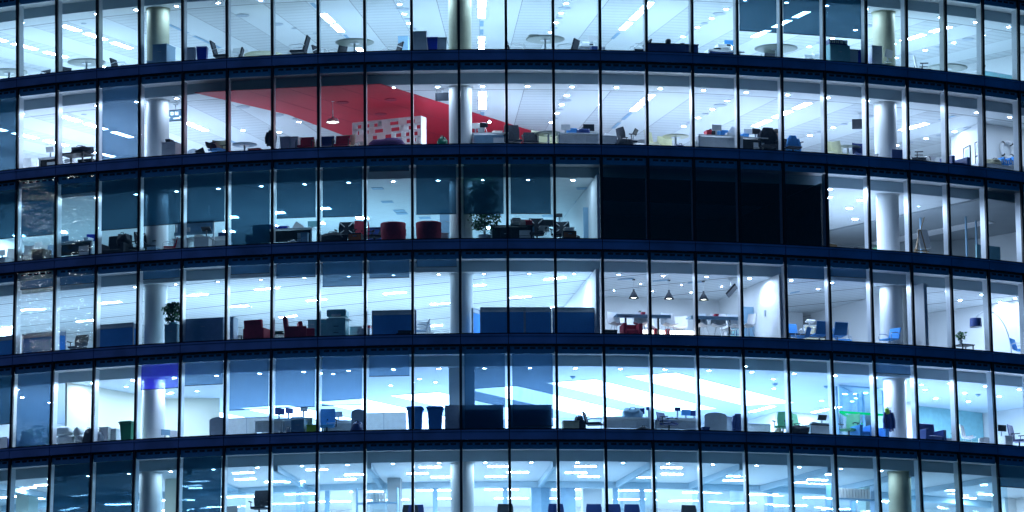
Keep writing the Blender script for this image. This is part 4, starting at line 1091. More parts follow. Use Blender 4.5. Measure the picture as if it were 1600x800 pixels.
for i, (x, n) in enumerate(((477, 'black framed red seated chair'), (484, 'pale cream chair behind'), (509, 'black framed low chair'), (534, 'black framed red seated chair'))):
    item('cantilever_chair' if i != 1 else 'shell_chair', 1, x, 1.3 + .5 * (i == 1), n, rot=1.6, c='maroon' if i != 2 else 'navy', fr='black') if i != 1 else item('shell_chair', 1, x, 2.0, n, c='cream', rot=.5)
item('shell_chair', 1, 541, 1.7, 'yellow shell chair', rot=-.5, c='cream', sc_=1.05)
item('pendant_lamp', 1, 520, 3.1, 'white dome pendant lamp under red ceiling', z=CEIL, full='white dome pendant lamp hanging below the red ceiling', cone=False, drop=.72, c='white', w=.42)
item('cube_shelving', 1, 608, 4.6, '', rot=-.35, full='tall white openwork cube shelving unit in front of red wall')
item('beanbag', 1, 606, 1.0, '', full='plum coloured soft seat in front of the white cube shelving')
item('hanging_screen', 1, 691, 1.7, 'black television hung beside pillar', z=CEIL, w=.44, tilt=.2, drop=.12)
item('bag', 1, 691, 1.1, 'green coat heap beside pillar', w=.35, h=.55, c='green', seed=4)
item('desk', 1, 766, 1.5, 'white desk with screens', w=1.15, side='bluegrey')
item('desk_lamp', 1, 762, 1.5, '', z=T(.74), full='glaring desk lamp on white desk right of the middle pillar')
item('monitor', 1, 743, 1.5, 'white monitor on desk', z=T(.74), w=.28, c='white')
item('storage_box', 1, 752, 1.6, 'pale box on desk', z=T(.74), w=.2, h=.2)
item('office_chair', 1, 803, 1.2, 'large black office chair', rot=.2, h=1.05)
item('shell_chair', 1, 815, 1.9, 'cream shell chair beside black chair', c='cream', rot=1.2)
item('cantilever_chair', 1, 829, 1.2, 'dark low chair', rot=1.5, fr='black')
item('shell_chair', 1, 845, 1.7, 'large yellow shell chair', c='cream', rot=.2, sc_=1.1)
item('round_table', 1, 857, 1.3, 'grey green round table', r=.44)
item('shell_chair', 1, 862, 1.9, 'cream shell chair behind round table', c='cream', rot=-.4)
item('desk', 1, 905, 1.1, 'white bench desk', w=1.4, h=.64)
item('storage_box', 1, 893, 1.4, 'blue box on desk', z=T(.64), c='screenb', w=.3, h=.24)
item('bag', 1, 912, 1.3, 'bright blue bag on desk', z=T(.64), w=.45, h=.26, c='navy', seed=6)
item('paper_stack', 1, 926, 1.5, 'white papers on desk', z=T(.64), h=.2)
item('screen_panel', 1, 951, .9, 'pale low panel', w=.5, h=.6, n=1)
item('leaning_board', 1, 950, 1.9, 'white sheet standing', z=T(.6), w=.3, h=.3, tilt=.3)
item('office_chair', 1, 982, 1.1, 'black office chair leaning', rot=1.9, h=.9)
item('bag', 1, 974, .9, 'black bag', w=.6, h=.5, seed=8)
item('monitor', 1, 993, 1.3, 'tilted black monitor', z=T(.55), w=.34, tilt=.5, rot=1.1)
item('paper_stack', 1, 1003, 1.3, 'white papers', z=T(.45), h=.12)
item('shell_chair', 1, 1021, 1.6, 'yellow shell chair', c='cream', rot=.9, sc_=1.1)
item('round_table', 1, 1056, 1.35, 'cream topped round table', r=.42, top='cream')
item('shell_chair', 1, 1038, 1.8, 'dark seated cream chair', c='cream', rot=-.3)
item('bag', 1, 1062, .8, 'navy rucksack', w=.3, h=.34, c='navy', seed=3)
item('desk', 1, 1122, 1.2, 'long white desk', w=1.5)
item('storage_box', 1, 1106, 1.3, 'colourful small box on desk', z=T(.74), c='red', w=.16, h=.18)
item('storage_box', 1, 1112, 1.4, 'black small box on desk', z=T(.74), c='dark', w=.2, h=.24)
item('storage_box', 1, 1129, 1.3, 'blue box on desk', z=T(.74), c='screenb', w=.26, h=.2)
item('leaning_board', 1, 1146, 1.5, 'tilted laptop on desk', z=T(.74), w=.42, h=.42, tilt=.7, c='pale')
item('bag', 1, 1091, 1.2, 'white bag on chair', w=.25, h=.7, c='white', seed=5)
item('desk', 1, 1172, 1.3, 'dark sided desk', w=1.0, side='dark')
item('monitor', 1, 1182, 1.3, 'tall black monitor', z=T(.72), w=.3, rot=.2)
item('office_chair', 1, 1200, .95, 'black chair under coat', h=.95)
item('coat', 1, 1200, 1.1, 'large dark coat over chair', z=T(.25), w=.62, h=.85)
item('person', 1, 1215, 2.2, '', rot=.9, full='person with dark hair and pale shirt seated at a desk')
item('desk', 1, 1217, 1.6, 'narrow dark desk before person', w=.5, side='dark', h=.6)
item('office_chair', 1, 1239, 1.0, 'dark office chair', h=.82)
item('coat', 1, 1239, 1.1, 'blue coat over chair', z=T(.15), w=.44, h=.74, c='screenb', seed=5)
item('shell_chair', 1, 1300, 1.6, 'large cream shell chair', c='cream', rot=.4, sc_=1.1)
item('shell_chair', 1, 1312, 1.5, 'second cream shell chair, lower', c='cream', rot=1.8)
item('round_table', 1, 1325, 1.6, 'thin grey round table', r=.42)
item('shell_chair', 1, 1345, 1.2, 'navy shell chair', c='navy', rot=-.2)
item('hanging_screen', 1, 1344, 3.2, 'black television hung', z=CEIL, w=.55, tilt=.3, drop=.2, rot=-.5)
item('shell_chair', 1, 1362, 1.3, 'white shell chair beside pillar', c='white', rot=1.0)
item('monitor', 1, 1405, .7, 'dark framed tilted monitor', z=T(.18), w=.5, c='navy', rot=-.2)
item('office_chair', 1, 1436, 1.2, 'black and white office chair', rot=1.0, back='white', h=.8)
item('bag', 1, 1448, 1.2, 'white coat heap', w=.5, h=.5, c='paper', seed=7)
item('paper_stack', 1, 1452, 1.9, 'papers on low desk', z=T(.55), h=.2)
item('armchair', 1, 1492, 1.0, 'navy sofa seat', c='navy', h=.5)
PA, PB = Vector(kd(K(1482, 1, 5.2), 5.2)), Vector(kd(K(1531, 1, 2.6), 2.6))
wall_xy(1, PA, PB, .08)
wall(1, K(1531, 1, 2.6), 17.9, 2.6, 2.7, FLOOR, CEIL)
pd_ = (PB - PA).normalized(); pn = Vector((pd_.y, -pd_.x)) * .06
for i, (dx, dz, n) in enumerate(((0, 0, 'lower left'), (.42, 0, 'lower right'), (0, .52, 'upper left'), (.42, .52, 'upper right'))):
    q = PA + (PB - PA).normalized() * (1.45 + dx * 2.4) + pn
    o = item('picture_frame', 1, 1507, 2.9, '', z=.80 + dz * .92, w=.55, xy=(q.x, q.y), rot=math.atan2(pd_.y, pd_.x), full=f'{n} of four framed pictures on the white wall')
item('lifebuoy', 1, 1574, 2.5, '', z=1.33, full='white lifebuoy with dark bands hung on the white wall')
item('cabinet', 1, 1550, 1.3, 'long white low cabinet', w=1.3, h=.55, n=1)
item('cabinet', 1, 1588, 1.3, 'white low cabinet', w=.9, h=.6, n=1)
item('bag', 1, 1552, 1.3, 'beige folded heap on cabinet', z=T(.56), w=.6, h=.2, c='card', seed=2)
for i in range(10): item('binder', 1, 1562 + i * 3.3, 1.3, '', z=T(.57 if i < 6 else .6), rot=.08 * math.sin(i * 2), full='blue file standing on the white cabinet below the lifebuoy', _same=1, h=.22 + .07 * (i % 3 == 1) + .06 * (i > 5), c='screenb')
# ---- third floor down
item('cabinet', 2, 8, .8, 'pale low cabinet', w=.4, h=.45, n=2)
item('shell_chair', 2, 20, 1.1, 'white shell chair', c='white', rot=.3)
item('monitor', 2, 2, 1.6, 'white monitor at frame edge', z=T(.55), w=.3, c='white')
item('shell_chair', 2, 41, .9, 'white shell chair', c='white', rot=-.2)
item('desk', 2, 48, 1.9, 'dark sided desk behind white chair', w=.9, side='dark')
item('cabinet', 2, 65, .8, 'navy drawer cabinet', w=.45, h=.60, c='dark', n=1)
item('office_chair', 2, 57, 1.8, 'black office chair with raised arm', rot=1.3)
item('office_chair', 2, 82, 1.3, 'grey office chair', rot=.3, h=.9, c='bluegrey', back='bluegrey')
item('desk', 2, 122, .9, 'long dark desk', w=1.35, side='dark', c='bluegrey')
item('monitor', 2, 101, 1.2, 'dark blue monitor', z=T(.70), w=.32, c='bluegrey')
item('office_chair', 2, 134, 1.1, 'black office chair under desk', rot=.9, h=.75)
item('monitor', 2, 144, 1.3, 'bright blue monitor', z=T(.68), w=.36, c='blue', rot=.5)
item('paper_stack', 2, 127, 1.2, 'pale papers on desk', z=T(.74))
item('armchair', 2, 181, .9, 'large black armchair', c='blackf', w=.9, h=.92)
item('bag', 2, 193, 1.0, 'black coat over armchair', z=T(.5), w=.4, h=.42, seed=3)
item('office_chair', 2, 206, 1.2, 'black office chair beside armchair', rot=-.8, h=.75)
item('office_chair', 2, 228, .9, 'black mesh office chair beside pillar', rot=1.1, h=.95, brace=True)
item('storage_box', 2, 240, .7, 'grey box at foot of pillar', c='bluegrey', w=.3, h=.34)
item('cantilever_chair', 2, 265, .8, 'small red chair', c='red', rot=.4, sc_=.8)
item('shelf_desk', 2, 303, 1.0, 'white workstation with shelf')
item('monitor', 2, 322, .8, 'black desk phone set', z=T(.6), w=.3, tilt=1.0)
item('monitor', 2, 349, 1.2, 'navy monitor', z=T(.42), w=.34, c='navy')
item('desk', 2, 345, 1.4, 'small white desk', w=.6, h=.55, ped=False)
item('armchair', 2, 405, 1.0, 'dark high armchair', c='navy', w=.7, h=1.0)
item('bag', 2, 413, .6, 'small white bag on floor', w=.25, h=.3, c='white', seed=9)
item('desk', 2, 455, 1.0, 'long dark desk', w=1.5, side='dark')
item('binder', 2, 437, 1.0, 'blue folder lying on desk', z=T(.74), rot=1.2, h=.1, c='blue')
item('storage_box', 2, 440, 1.1, 'bright blue box on desk', z=T(.74), w=.4, h=.1, c='blue')
item('leaning_board', 2, 465, 1.2, 'white tilted screen on desk', z=T(.74), w=.3, h=.3, tilt=.6)
item('monitor', 2, 488, 1.6, 'teal monitor', z=T(.74), w=.3, c='teal')
item('bag', 2, 457, .5, 'white bin bag under desk', w=.42, h=.3, c='sack', seed=11)
item('cabinet', 2, 478, .75, 'grey drawer cabinet', w=.22, h=.55, c='bluegrey')
item('bag', 2, 520, .8, 'black heap of coats', w=.9, h=.52, seed=12)
item('office_chair', 2, 539, .95, 'mesh office chair with crossed brace', rot=0, brace=True, h=.98)
item('office_chair', 2, 569, 1.1, 'red high backed office chair', c='maroon', back='maroon', rot=.4, h=1.02)
item('orange_drawers', 2, 556, .6, 'orange drawer unit')
item('office_chair', 2, 585, 1.1, 'black low office chair', rot=-1., h=.72)
item('cabinet', 2, 588, 2.2, 'dark cabinet behind tub chair', w=.5, h=.9, c='navy', n=1)
item('tub_chair', 2, 615, .75, 'maroon tub chair in clear window')
item('tub_chair', 2, 670, .75, 'maroon tub chair below blind')
item('cabinet', 2, 700, 2.6, 'blue grey tall cupboard', w=.5, h=1.5, c='bluegrey', n=1)
item('storage_box', 2, 694, 1.2, 'white box with blue side', w=.26, h=.5, c='white')
item('potted_plant', 2, 757, .95, '', full='large leafy ficus behind a blind in a pale pot, third floor down', h=2.15, w=1.05, pot='greyp', ph=.42, pw=.40, n=2400, size=.115, trunk=.3)
item('desk', 2, 800, 1.3, 'long dark desk', w=1.4, side='dark', c='dark')
item('cabinet', 2, 790, .8, 'brown grey cabinet', w=.35, h=.55, c='dark', n=1)
item('paper_stack', 2, 815, 1.3, 'red and white papers on desk', z=T(.74), h=.22, w=.45)
item('storage_box', 2, 826, 1.3, 'red topped box on desk', z=T(.74), c='red', w=.2, h=.16)
item('office_chair', 2, 839, 1.0, 'mesh office chair with crossed brace', brace=True, h=1.02)
item('monitor', 2, 857, 1.4, 'black monitor', z=T(.6), w=.36)
item('office_chair', 2, 875, 1.2, 'mesh office chair with crossed brace', brace=True, rot=-.3, h=.95)
item('monitor', 2, 874, 2.2, 'black monitor raised high', z=T(1.0), w=.2)
item('orange_drawers', 2, 889, .6, 'orange drawer unit')
item('bag', 2, 900, .9, 'black bag on floor', w=.35, h=.35, seed=13)
item('paper_stack', 2, 889, 1.1, 'white papers', z=T(.55), h=.14)
item('screen_panel', 2, 1330, 1.4, 'pale lit low panel', w=.9, h=.34, c='pale')
item('bag', 2, 1335, 1.1, 'black heap with lamp head', w=.5, h=.34, seed=14)
item('easel', 2, 1438, 1.1, '', rot=.15, full='wooden easel with a white board right of the right pillar')
item('potted_plant', 2, 1370, 5.6, '', full='dim green plant seen left of the right pillar, third floor down', h=1.5, w=.6, n=160, size=.1)
item('storage_box', 2, 1345, 1.3, 'white box by glass', w=.24, h=.3, c='white')
# ---- fourth floor down
item('desk_screen', 3, 6, .9, 'blue fabric screen', w=.9, h=.95, bays=1)
item('desk_screen', 3, 62, .9, 'blue fabric screen with post', w=1.3, h=.95, bays=1)
item('desk_screen', 3, 98, 1.5, 'narrow blue screen end', w=.2, h=1.05, bays=1, rot=.5)
item('office_chair', 3, 121, 1.5, 'dark backed office chair', h=.92)
item('desk_screen', 3, 178, .8, 'blue fabric screen with pale top', w=1.4, h=1.02, bays=1)
item('desk_screen', 3, 210, 1.1, 'narrow blue screen end', w=.6, h=1.02, bays=1, rot=1.2)
item('cabinet', 3, 271, .7, 'teal planter box', w=.42, dp=.45, h=.83, c='teal', n=1)
item('potted_plant', 3, 270, .7, '', z=T(.84), full='bushy green plant on the teal planter beside the left pillar', h=.72, w=.62, pot='teal', ph=.08, pw=.3, n=900, size=.11, trunk=.1)
item('cabinet', 3, 321, .75, 'long dark blue cabinet', w=1.35, dp=.45, h=.97, c='bluegrey', n=1)
item('cabinet', 3, 364, .8, 'narrow blue grey cabinet end', w=.2, dp=.5, h=.98, c='bluegrey', n=1)
item('side_table', 3, 374, 1.3, 'black low table', w=.35)
item('armchair', 3, 403, .9, 'maroon armchair facing inward', rot=pi * .95, h=.84)
item('side_table', 3, 433, 1.3, 'low table with magazines', w=.7, c='dark')
item('paper_stack', 3, 434, 1.3, 'green and white magazines', z=T(.46), w=.42, h=.1, c='green')
item('armchair', 3, 463, .85, 'maroon armchair with high back', rot=pi * .55, h=.9)
item('armchair', 3, 485, 1.3, 'red armchair behind another', rot=pi * .6, h=.8, w=.6)
item('cabinet', 3, 491, 1.9, 'teal cabinet', w=.3, h=.95, c='teal', n=2)
item('cabinet', 3, 505, 1.3, 'teal low cabinet', w=.45, h=.85, c='teal', n=2)
item('photocopier', 3, 528, 1.0, 'blue grey photocopier')
item('cabinet', 3, 558, 1.7, 'white low cabinet', w=.4, h=.66, n=1)
item('cabinet', 3, 570, 1.1, 'white sloping cabinet', w=.4, h=.5, n=1)
item('storage_box', 3, 574, 1.3, 'red lidded box', z=T(.5), w=.2, h=.12, c='red')
item('desk_screen', 3, 616, .8, 'bright blue fabric screen', w=1.38, h=1.05, bays=1)
item('paper_stack', 3, 632, .5, 'black tray stack', z=T(.0), w=.46, h=.34, c='black')
item('shell_chair', 3, 664, 1.8, 'white shell chair', c='white', rot=.4)
item('cantilever_chair', 3, 655, 1.4, 'white tubular chair end', c='white', fr='white', rot=.1)
item('desk_screen', 3, 744, 1.1, 'blue screen end by pillar', w=.5, h=1.1, bays=1, rot=1.1)
item('desk_screen', 3, 786, .8, 'wide blue fabric screen', w=1.4, h=1.10, bays=1)
item('desk_screen', 3, 840, .8, 'wide blue fabric screen', w=.85, h=1.10, bays=1)
item('desk_screen', 3, 897, .8, 'blue fabric screen by white wall', w=1.35, h=1.10, bays=1)
item('leaning_board', 3, 912, 2.2, 'white angled board', z=T(1.05), w=.75, h=.12, tilt=-.6)
item('storage_box', 3, 910, 2.4, 'red and black items', z=T(1.05), w=.22, h=.1, c='red')
for i, x in enumerate((990, 1045, 1099)): item('pendant_lamp', 3, x, 2.2, '', z=CEIL, full=f"{('left','middle','right')[i]} of three black cone pendant lamps in the café", drop=.62, w=.34)
item('high_table', 3, 1003, 1.4, 'long blue grey high table', w=1.75)
item('high_table', 3, 1116, 1.4, 'long blue grey high table', w=1.7)
for i, (x, d_, r_) in enumerate(((962, 1.3, .4), (980, 2.0, .2), (1002, 1.2, -.3), (1019, 2.1, .6), (1046, 1.3, .2), (1062, 1.9, -.4), (1098, 1.2, .3), (1123, 1.2, -.2), (1137, 2.0, .4), (1150, 1.2, .2), (1169, 1.0, -1.3))):
    item('shell_chair', 3, x, d_, ('first', 'second', 'third', 'fourth', 'fifth', 'sixth', 'seventh', 'eighth', 'ninth', 'tenth', 'last')[i], full=f"{('first', 'second', 'third', 'fourth', 'fifth', 'sixth', 'seventh', 'eighth', 'ninth', 'tenth', 'last')[i]} white shell stool from the left in the café", rot=r_, c='white', h=.22)
item('armchair', 3, 986, .9, 'crimson low armchair under table', w=.62, h=.62)
item('armchair', 3, 1031, 1.9, 'crimson low armchair between tables', w=.5, h=.6)
item('storage_box', 3, 952, .7, 'black low bench', w=.45, h=.34, c='dark')
item('floor_glow_block', 3, 1042, 1.95, '', full='glowing low block standing in for lamp-lit floor between the two café tables', w=1.7)
item('potted_plant', 3, 999, 1.5, '', z=T(.96), full='tiny green plant on the left café table', h=.2, w=.16, ph=.06, pw=.08, n=60, size=.05, trunk=.02, pot='red')
item('storage_box', 3, 1004, 1.4, 'red menu holder on table', z=T(.96), w=.1, h=.08, c='red')
item('storage_box', 3, 1118, 1.4, 'red menu holder on table', z=T(.96), w=.1, h=.08, c='red')
item('hanging_screen', 3, 1143, 1.6, 'black television tilted down', z=CEIL, full='black television tilted steeply down from the café ceiling', w=.72, tilt=.75, drop=.16, rot=1.15)
item('drinks_fridge', 3, 1145, 2.6, '', full='glass fronted drinks fridge at the right end of the café')
item('conference_chair', 3, 1240, 1.4, 'blue grey conference chair', sc_=1.08)
item('side_table', 3, 1262, 1.3, 'dark meeting table', w=1.4, c='dark', sc_=1.1)
item('conference_chair', 3, 1280, .8, 'blue conference chair facing inward', rot=pi)
item('conference_chair', 3, 1308, .8, 'blue conference chair facing inward', rot=pi)
item('conference_chair', 3, 1253, .7, 'low blue conference chair', rot=pi + .8, sc_=.75)
item('conference_chair', 3, 1318, 1.6, 'second blue conference chair', rot=.9)
item('screen_panel', 3, 1276, 3.8, 'beige notice board', w=.9, h=1.25, c='card', n=1)
item('monitor', 3, 1266, 3.2, 'white projector', z=T(1.0), w=.3, tilt=1.2, c='white')
item('conference_chair', 3, 1389, .9, 'single blue conference chair before pillar', rot=-1.25)
item('cabinet', 3, 1451, 1.1, 'low white cabinet', w=.85, h=.32, n=1)
item('storage_box', 3, 1436, 1.1, 'grey box on cabinet', z=T(.33), w=.18, h=.2, c='greyp')
item('side_table', 3, 1506, .9, 'dark low table', w=.5)
item('potted_plant', 3, 1501, .9, '', z=T(.46), full='small green plant on the low table under the arc lamp', h=.46, w=.4, ph=.16, pw=.14, n=90, size=.12, trunk=.05)
item('arc_lamp', 3, 1580, 1.3, '', full='tall arc floor lamp with a dark drum shade', z=FLOOR)
item('conference_chair', 3, 1596, .8, 'dark chair at frame edge', rot=.5)
# ---- fifth floor down
item('storage_box', 4, 10, .8, 'white box', w=.3, h=.6, c='white')
item('potted_plant', 4, 62, 1.0, '', full='dark leafy plant behind a closed blind, fifth floor down', h=.95, w=1.1, n=500, size=.14, ph=.2, trunk=.05)
item('armchair', 4, 32, 1.0, 'dark low armchair', c='navy', h=.55)
item('sack_pile', 4, 104, .9, 'stack of white sacks', w=.62, h=.8)
item('sack_pile', 4, 126, .9, 'smaller stack of white sacks', w=.3, h=.75, seed=9)
item('bag', 4, 141, .8, 'black bundle beside sacks', w=.4, h=.65, seed=21)
item('bag', 4, 157, .7, 'grey bundle', w=.4, h=.55, c='greyp', seed=23)
item('cabinet', 4, 168, .9, 'white cabinet', w=.32, h=.7, n=1)
item('cabinet', 4, 181, 1.1, 'second white cabinet', w=.3, h=.66, n=1)
item('wheelie_bin', 4, 201, .8, 'green wheelie bin', c='green', sc_=.82)
item('monitor', 4, 259, 1.4, 'pale blue monitor', z=T(.25), w=.3, c='bluegrey', rot=.8)
item('monitor', 4, 273, 1.6, 'white monitor', z=T(.22), w=.34, c='white', rot=.5)
item('curved_screen', 4, 341, .9, 'grey round topped screen', w=.56, h=.86)
item('screen_panel', 4, 386, 2.0, 'pale two part panel', w=1.5, h=.95, c='pale')
item('desk', 4, 424, 1.1, 'white desk end', w=.9, h=.66)
item('desk', 4, 458, 1.3, 'white desk holding monitors', w=1.4, c='bluegrey')
item('monitor', 4, 437, 1.3, 'first dark monitor', z=T(.74), w=.34, c='navy', rot=.7)
item('monitor', 4, 452, 1.5, 'second dark monitor', z=T(.78), w=.28, c='navy', rot=.8)
item('monitor', 4, 475, 1.4, 'pale grey monitor', z=T(.8), w=.24, c='greyp', rot=.5)
item('cabinet', 4, 468, .7, 'dark teal pedestal', w=.42, h=.62, c='bluegrey', n=1)
item('bag', 4, 452, .5, 'white bag under desk', w=.2, h=.35, c='white', seed=31)
item('storage_box', 4, 488, .6, 'lime green box', w=.3, h=.42, c='lime')
item('office_chair', 4, 511, 1.0, 'blue high backed office chair', c='screenb', back='screenb', h=1.05, rot=.1)
item('desk', 4, 532, 1.6, 'white cluttered desk', w=1.1, h=.6)
item('paper_stack', 4, 535, 1.5, 'white papers', z=T(.6), h=.1)
item('curved_screen', 4, 560, 1.0, 'grey flat screen panel', w=.44, h=.98)
item('bag', 4, 558, .6, 'navy rucksack', w=.34, h=.48, c='navy', seed=33)
item('screen_panel', 4, 600, 2.6, 'pale two part panel', w=1.4, h=1.05, c='pale')
item('wheelie_bin', 4, 649, .8, 'left blue wheelie bin', c='screenb', sc_=.93)
item('wheelie_bin', 4, 680, .8, 'right blue wheelie bin', c='screenb', sc_=.93)
item('cabinet', 4, 707, .8, 'pale blue cabinet', w=.46, h=.98, c='pale', n=2)
item('cabinet', 4, 754, .55, 'long blue cabinet behind blind', w=1.3, h=.94, c='bluegrey', n=1)
item('cabinet', 4, 829, .55, 'long blue cabinet behind blind', w=1.3, h=.94, c='bluegrey', n=1)
item('cabinet', 4, 891, .8, 'beige cabinet', w=.5, h=.48, c='card', n=1)
item('bag', 4, 905, .9, 'black coat draped over cabinet', w=.35, h=.62, seed=35)
item('cantilever_chair', 4, 928, .9, 'black folding chair', rot=pi * .9, fr='black')
item('desk', 4, 978, 1.3, 'white cluttered desk', w=1.6, h=.62)
item('bag', 4, 988, 1.2, 'large blue grey bag on desk', z=T(.62), w=.62, h=.34, c='bluegrey', seed=37)
item('monitor', 4, 1014, 1.3, 'navy narrow monitor', z=T(.72), w=.18, c='navy')
item('bag', 4, 1004, .6, 'black bag under desk', w=.32, h=.3, seed=38)
item('desk', 4, 1056, 1.3, 'white desk', w=1.5, h=.6)
item('office_chair', 4, 1045, .9, 'navy office chair', c='navy', back='navy', h=.85, rot=.8)
item('office_chair', 4, 1034, 1.3, 'second navy office chair', c='navy', back='navy', h=.75, rot=-.8)
item('monitor', 4, 1059, 1.3, 'tall navy monitor', z=T(.72), w=.2, c='navy')
item('monitor', 4, 1085, 1.3, 'navy monitor', z=T(.60), w=.28, c='navy')
item('storage_box', 4, 1101, .7, 'small navy box', w=.22, h=.32, c='navy')
item('curved_screen', 4, 1118, .9, 'large pale rounded screen', w=.74, h=.86, c='pale')
item('screen_panel', 4, 1146, 1.3, 'pale sloping panel', w=.9, h=.78, c='pale', n=1)
item('coat', 4, 1153, 1.0, 'navy jacket over panel', z=T(.30), w=.36, h=.55, c='navy')
item('screen_panel', 4, 1182, 1.7, 'pale low panel', w=.9, h=.64, c='pale', n=1)
item('office_chair', 4, 1223, .9, 'green mesh office chair', c='mint', back='mint', h=1.0, rot=-.6)
item('bag', 4, 1215, .6, 'beige bag on floor', w=.22, h=.34, c='card', seed=41)
item('office_chair', 4, 1252, 1.6, 'green mesh office chair', c='mint', back='mint', h=1.05, rot=.6)
item('bag', 4, 1249, .9, 'black bags stacked', w=.6, h=.5, seed=42)
item('desk', 4, 1278, 1.4, 'dark topped desk', c='dark', w=.8, h=.62, ped=False)
item('office_chair', 4, 1326, .9, 'green reclining mesh chair', c='mint', back='mint', h=1.0, rot=-1.0)
item('armchair', 4, 1346, .8, 'violet blue low armchair', c='screenb', w=.5, h=.4)
item('armchair', 4, 1363, 1.3, 'blue armchair by booth', c='screenb', w=.4, h=.65)
item('coat_stand', 4, 1388, 1.0, 'steel coat stand before pillar')
item('coat', 4, 1388, .92, 'navy coat with red edge', z=T(.50), w=.36, h=.68, c='navy')
item('bag', 4, 1386, .85, 'green scarf on coat stand', z=T(1.02), w=.16, dp=.12, h=.2, c='lime', seed=44)
item('storage_box', 4, 1382, .8, 'blue box at coat stand', w=.14, h=.5, c='screenb')
item('armchair', 4, 1453, .9, 'large navy armchair', c='navy', w=.78, h=.84)
item('cabinet', 4, 1482, .9, 'low white cabinet', w=.5, h=.34, n=1)
item('potted_plant', 4, 1490, .9, '', z=T(.35), full='tiny plant on the low cabinet right of the coat stand', h=.3, w=.18, ph=.1, pw=.1, n=50, size=.07, trunk=.02)
item('shell_chair', 4, 1511, .9, 'white wire chair', c='white', rot=.7)
item('curved_screen', 4, 1542, .9, 'curved white counter', w=.7, h=.5, c='pale')
item('cabinet', 4, 1568, .8, 'white cabinet', w=.32, h=.55, n=1)
item('monitor', 4, 1566, .8, 'black monitor on cabinet', z=T(.55), w=.34)
item('office_chair', 4, 1592, .8, 'blue and black office chair', c='navy', back='navy', rot=.5)
# ---- bottom floor
item('office_chair', 5, 405, 1.1, 'black office chair back', z=.36, h=1.05)
item('monitor', 5, 362, 1.4, 'white monitor', z=.55, w=.4, c='white')
item('bookshelf', 5, 590, 3.2, 'blue grey shelves', z=FLOOR - .17)
for i in range(6): item('binder', 5, 576 + i * 5, 3.15, '', z=1.125, h=.30, full='pale binder standing in the row on the bottom floor shelf left of the middle pillar', _same=1, c='white')
for x, n in ((640, 'dark office chair'), (649, 'navy office chair'), (790, 'black office chair with headrest'), (870, 'navy office chair with headrest'), (930, 'blue round backed chair'), (990, 'navy round backed chair'), (1080, 'black office chair'), (960, 'low blue chair')):
    item('office_chair', 5, x, 1.5, n, z=FLOOR, h=1.02, c='navy', back='navy' if x not in (640, 790, 1080) else 'black')
item('bookshelf', 5, 1330, 3.0, 'long binder shelves', z=FLOOR + .1, w=1.6)
for i in range(13): item('binder', 5, 1300 + i * 4.6, 2.95, '', z=1.40, h=.32, full='white binder standing in the long row right of centre, bottom floor', _same=1, c='white', )

# ---- more of the clutter on the desks
for s_, x, d_, h_, n, kd_, kw in (
    (0, 372, 3.0, .74, 'pale laptop', 'monitor', dict(c='pale', w=.34, tilt=.3)), (0, 1120, 2.1, .74, 'dark desk phone', 'paper_stack', dict(c='dark', w=.2, h=.06)), (0, 1139, 2.2, .74, 'blue and white monitor', 'monitor', dict(c='screenb', w=.3)),
    (0, 926, 2.3, .74, 'white monitor', 'monitor', dict(c='white', w=.3)), (1, 756, 1.35, .74, 'dark laptop', 'monitor', dict(c='black', w=.26, tilt=.2)), (1, 777, 1.5, .74, 'white papers', 'paper_stack', dict(h=.1)),
    (1, 884, 1.2, .64, 'white monitor', 'monitor', dict(c='white', w=.3, tilt=.1)), (1, 920, 1.2, .64, 'black monitor', 'monitor', dict(w=.36)), (1, 1120, 1.1, .74, 'white monitor', 'monitor', dict(c='white', w=.32)),
    (1, 1138, 1.1, .74, 'white mug tray', 'paper_stack', dict(w=.2, h=.12, c='white')), (1, 1163, 1.4, .74, 'blue box', 'storage_box', dict(c='screenb', w=.2, h=.14)), (1, 1169, 1.5, .74, 'white monitor', 'monitor', dict(c='white', w=.3)),
    (1, 78, 1.5, .74, 'white laptop', 'monitor', dict(c='white', w=.3, tilt=.3)), (2, 60, 1.9, .74, 'white monitor', 'monitor', dict(c='white', w=.28)), (2, 112, 1.0, .74, 'white papers', 'paper_stack', dict(h=.1)),
    (2, 138, 1.1, .74, 'white lamp box', 'storage_box', dict(c='white', w=.18, h=.16)), (2, 445, 1.2, .74, 'white file stack', 'paper_stack', dict(h=.16)), (2, 473, 1.0, .74, 'white papers', 'paper_stack', dict(h=.05)),
    (2, 529, 1.6, .5, 'white paper pile', 'paper_stack', dict(h=.12)), (2, 806, 1.1, .74, 'white books', 'paper_stack', dict(h=.24, w=.3)), (2, 849, 1.3, .6, 'white papers', 'paper_stack', dict(h=.16)),
    (2, 312, 1.0, .62, 'white desk papers', 'paper_stack', dict(h=.1, w=.3)), (2, 290, 1.0, .62, 'pale monitor', 'monitor', dict(c='pale', w=.3)), (4, 430, 1.2, .66, 'white papers', 'paper_stack', dict(h=.08)),
    (4, 465, 1.2, .74, 'white keyboard tray', 'paper_stack', dict(h=.06, w=.4)), (4, 528, 1.4, .6, 'pale laptop', 'monitor', dict(c='pale', w=.3, tilt=.4)), (4, 964, 1.2, .62, 'white papers', 'paper_stack', dict(h=.08, w=.4)),
    (4, 1000, 1.2, .62, 'navy monitor', 'monitor', dict(c='navy', w=.3)), (4, 1040, 1.3, .6, 'white papers', 'paper_stack', dict(h=.1)), (4, 1072, 1.2, .6, 'blue laptop', 'monitor', dict(c='screenb', w=.3, tilt=.3)),
    (4, 1270, 1.3, .62, 'white mug', 'storage_box', dict(c='white', w=.1, h=.1, lid=False)), (4, 1285, 1.4, .62, 'black laptop', 'monitor', dict(c='black', w=.3, tilt=.5))):
    item(kd_, s_, x, d_, n + ' on desk', z=T(h_), **kw)


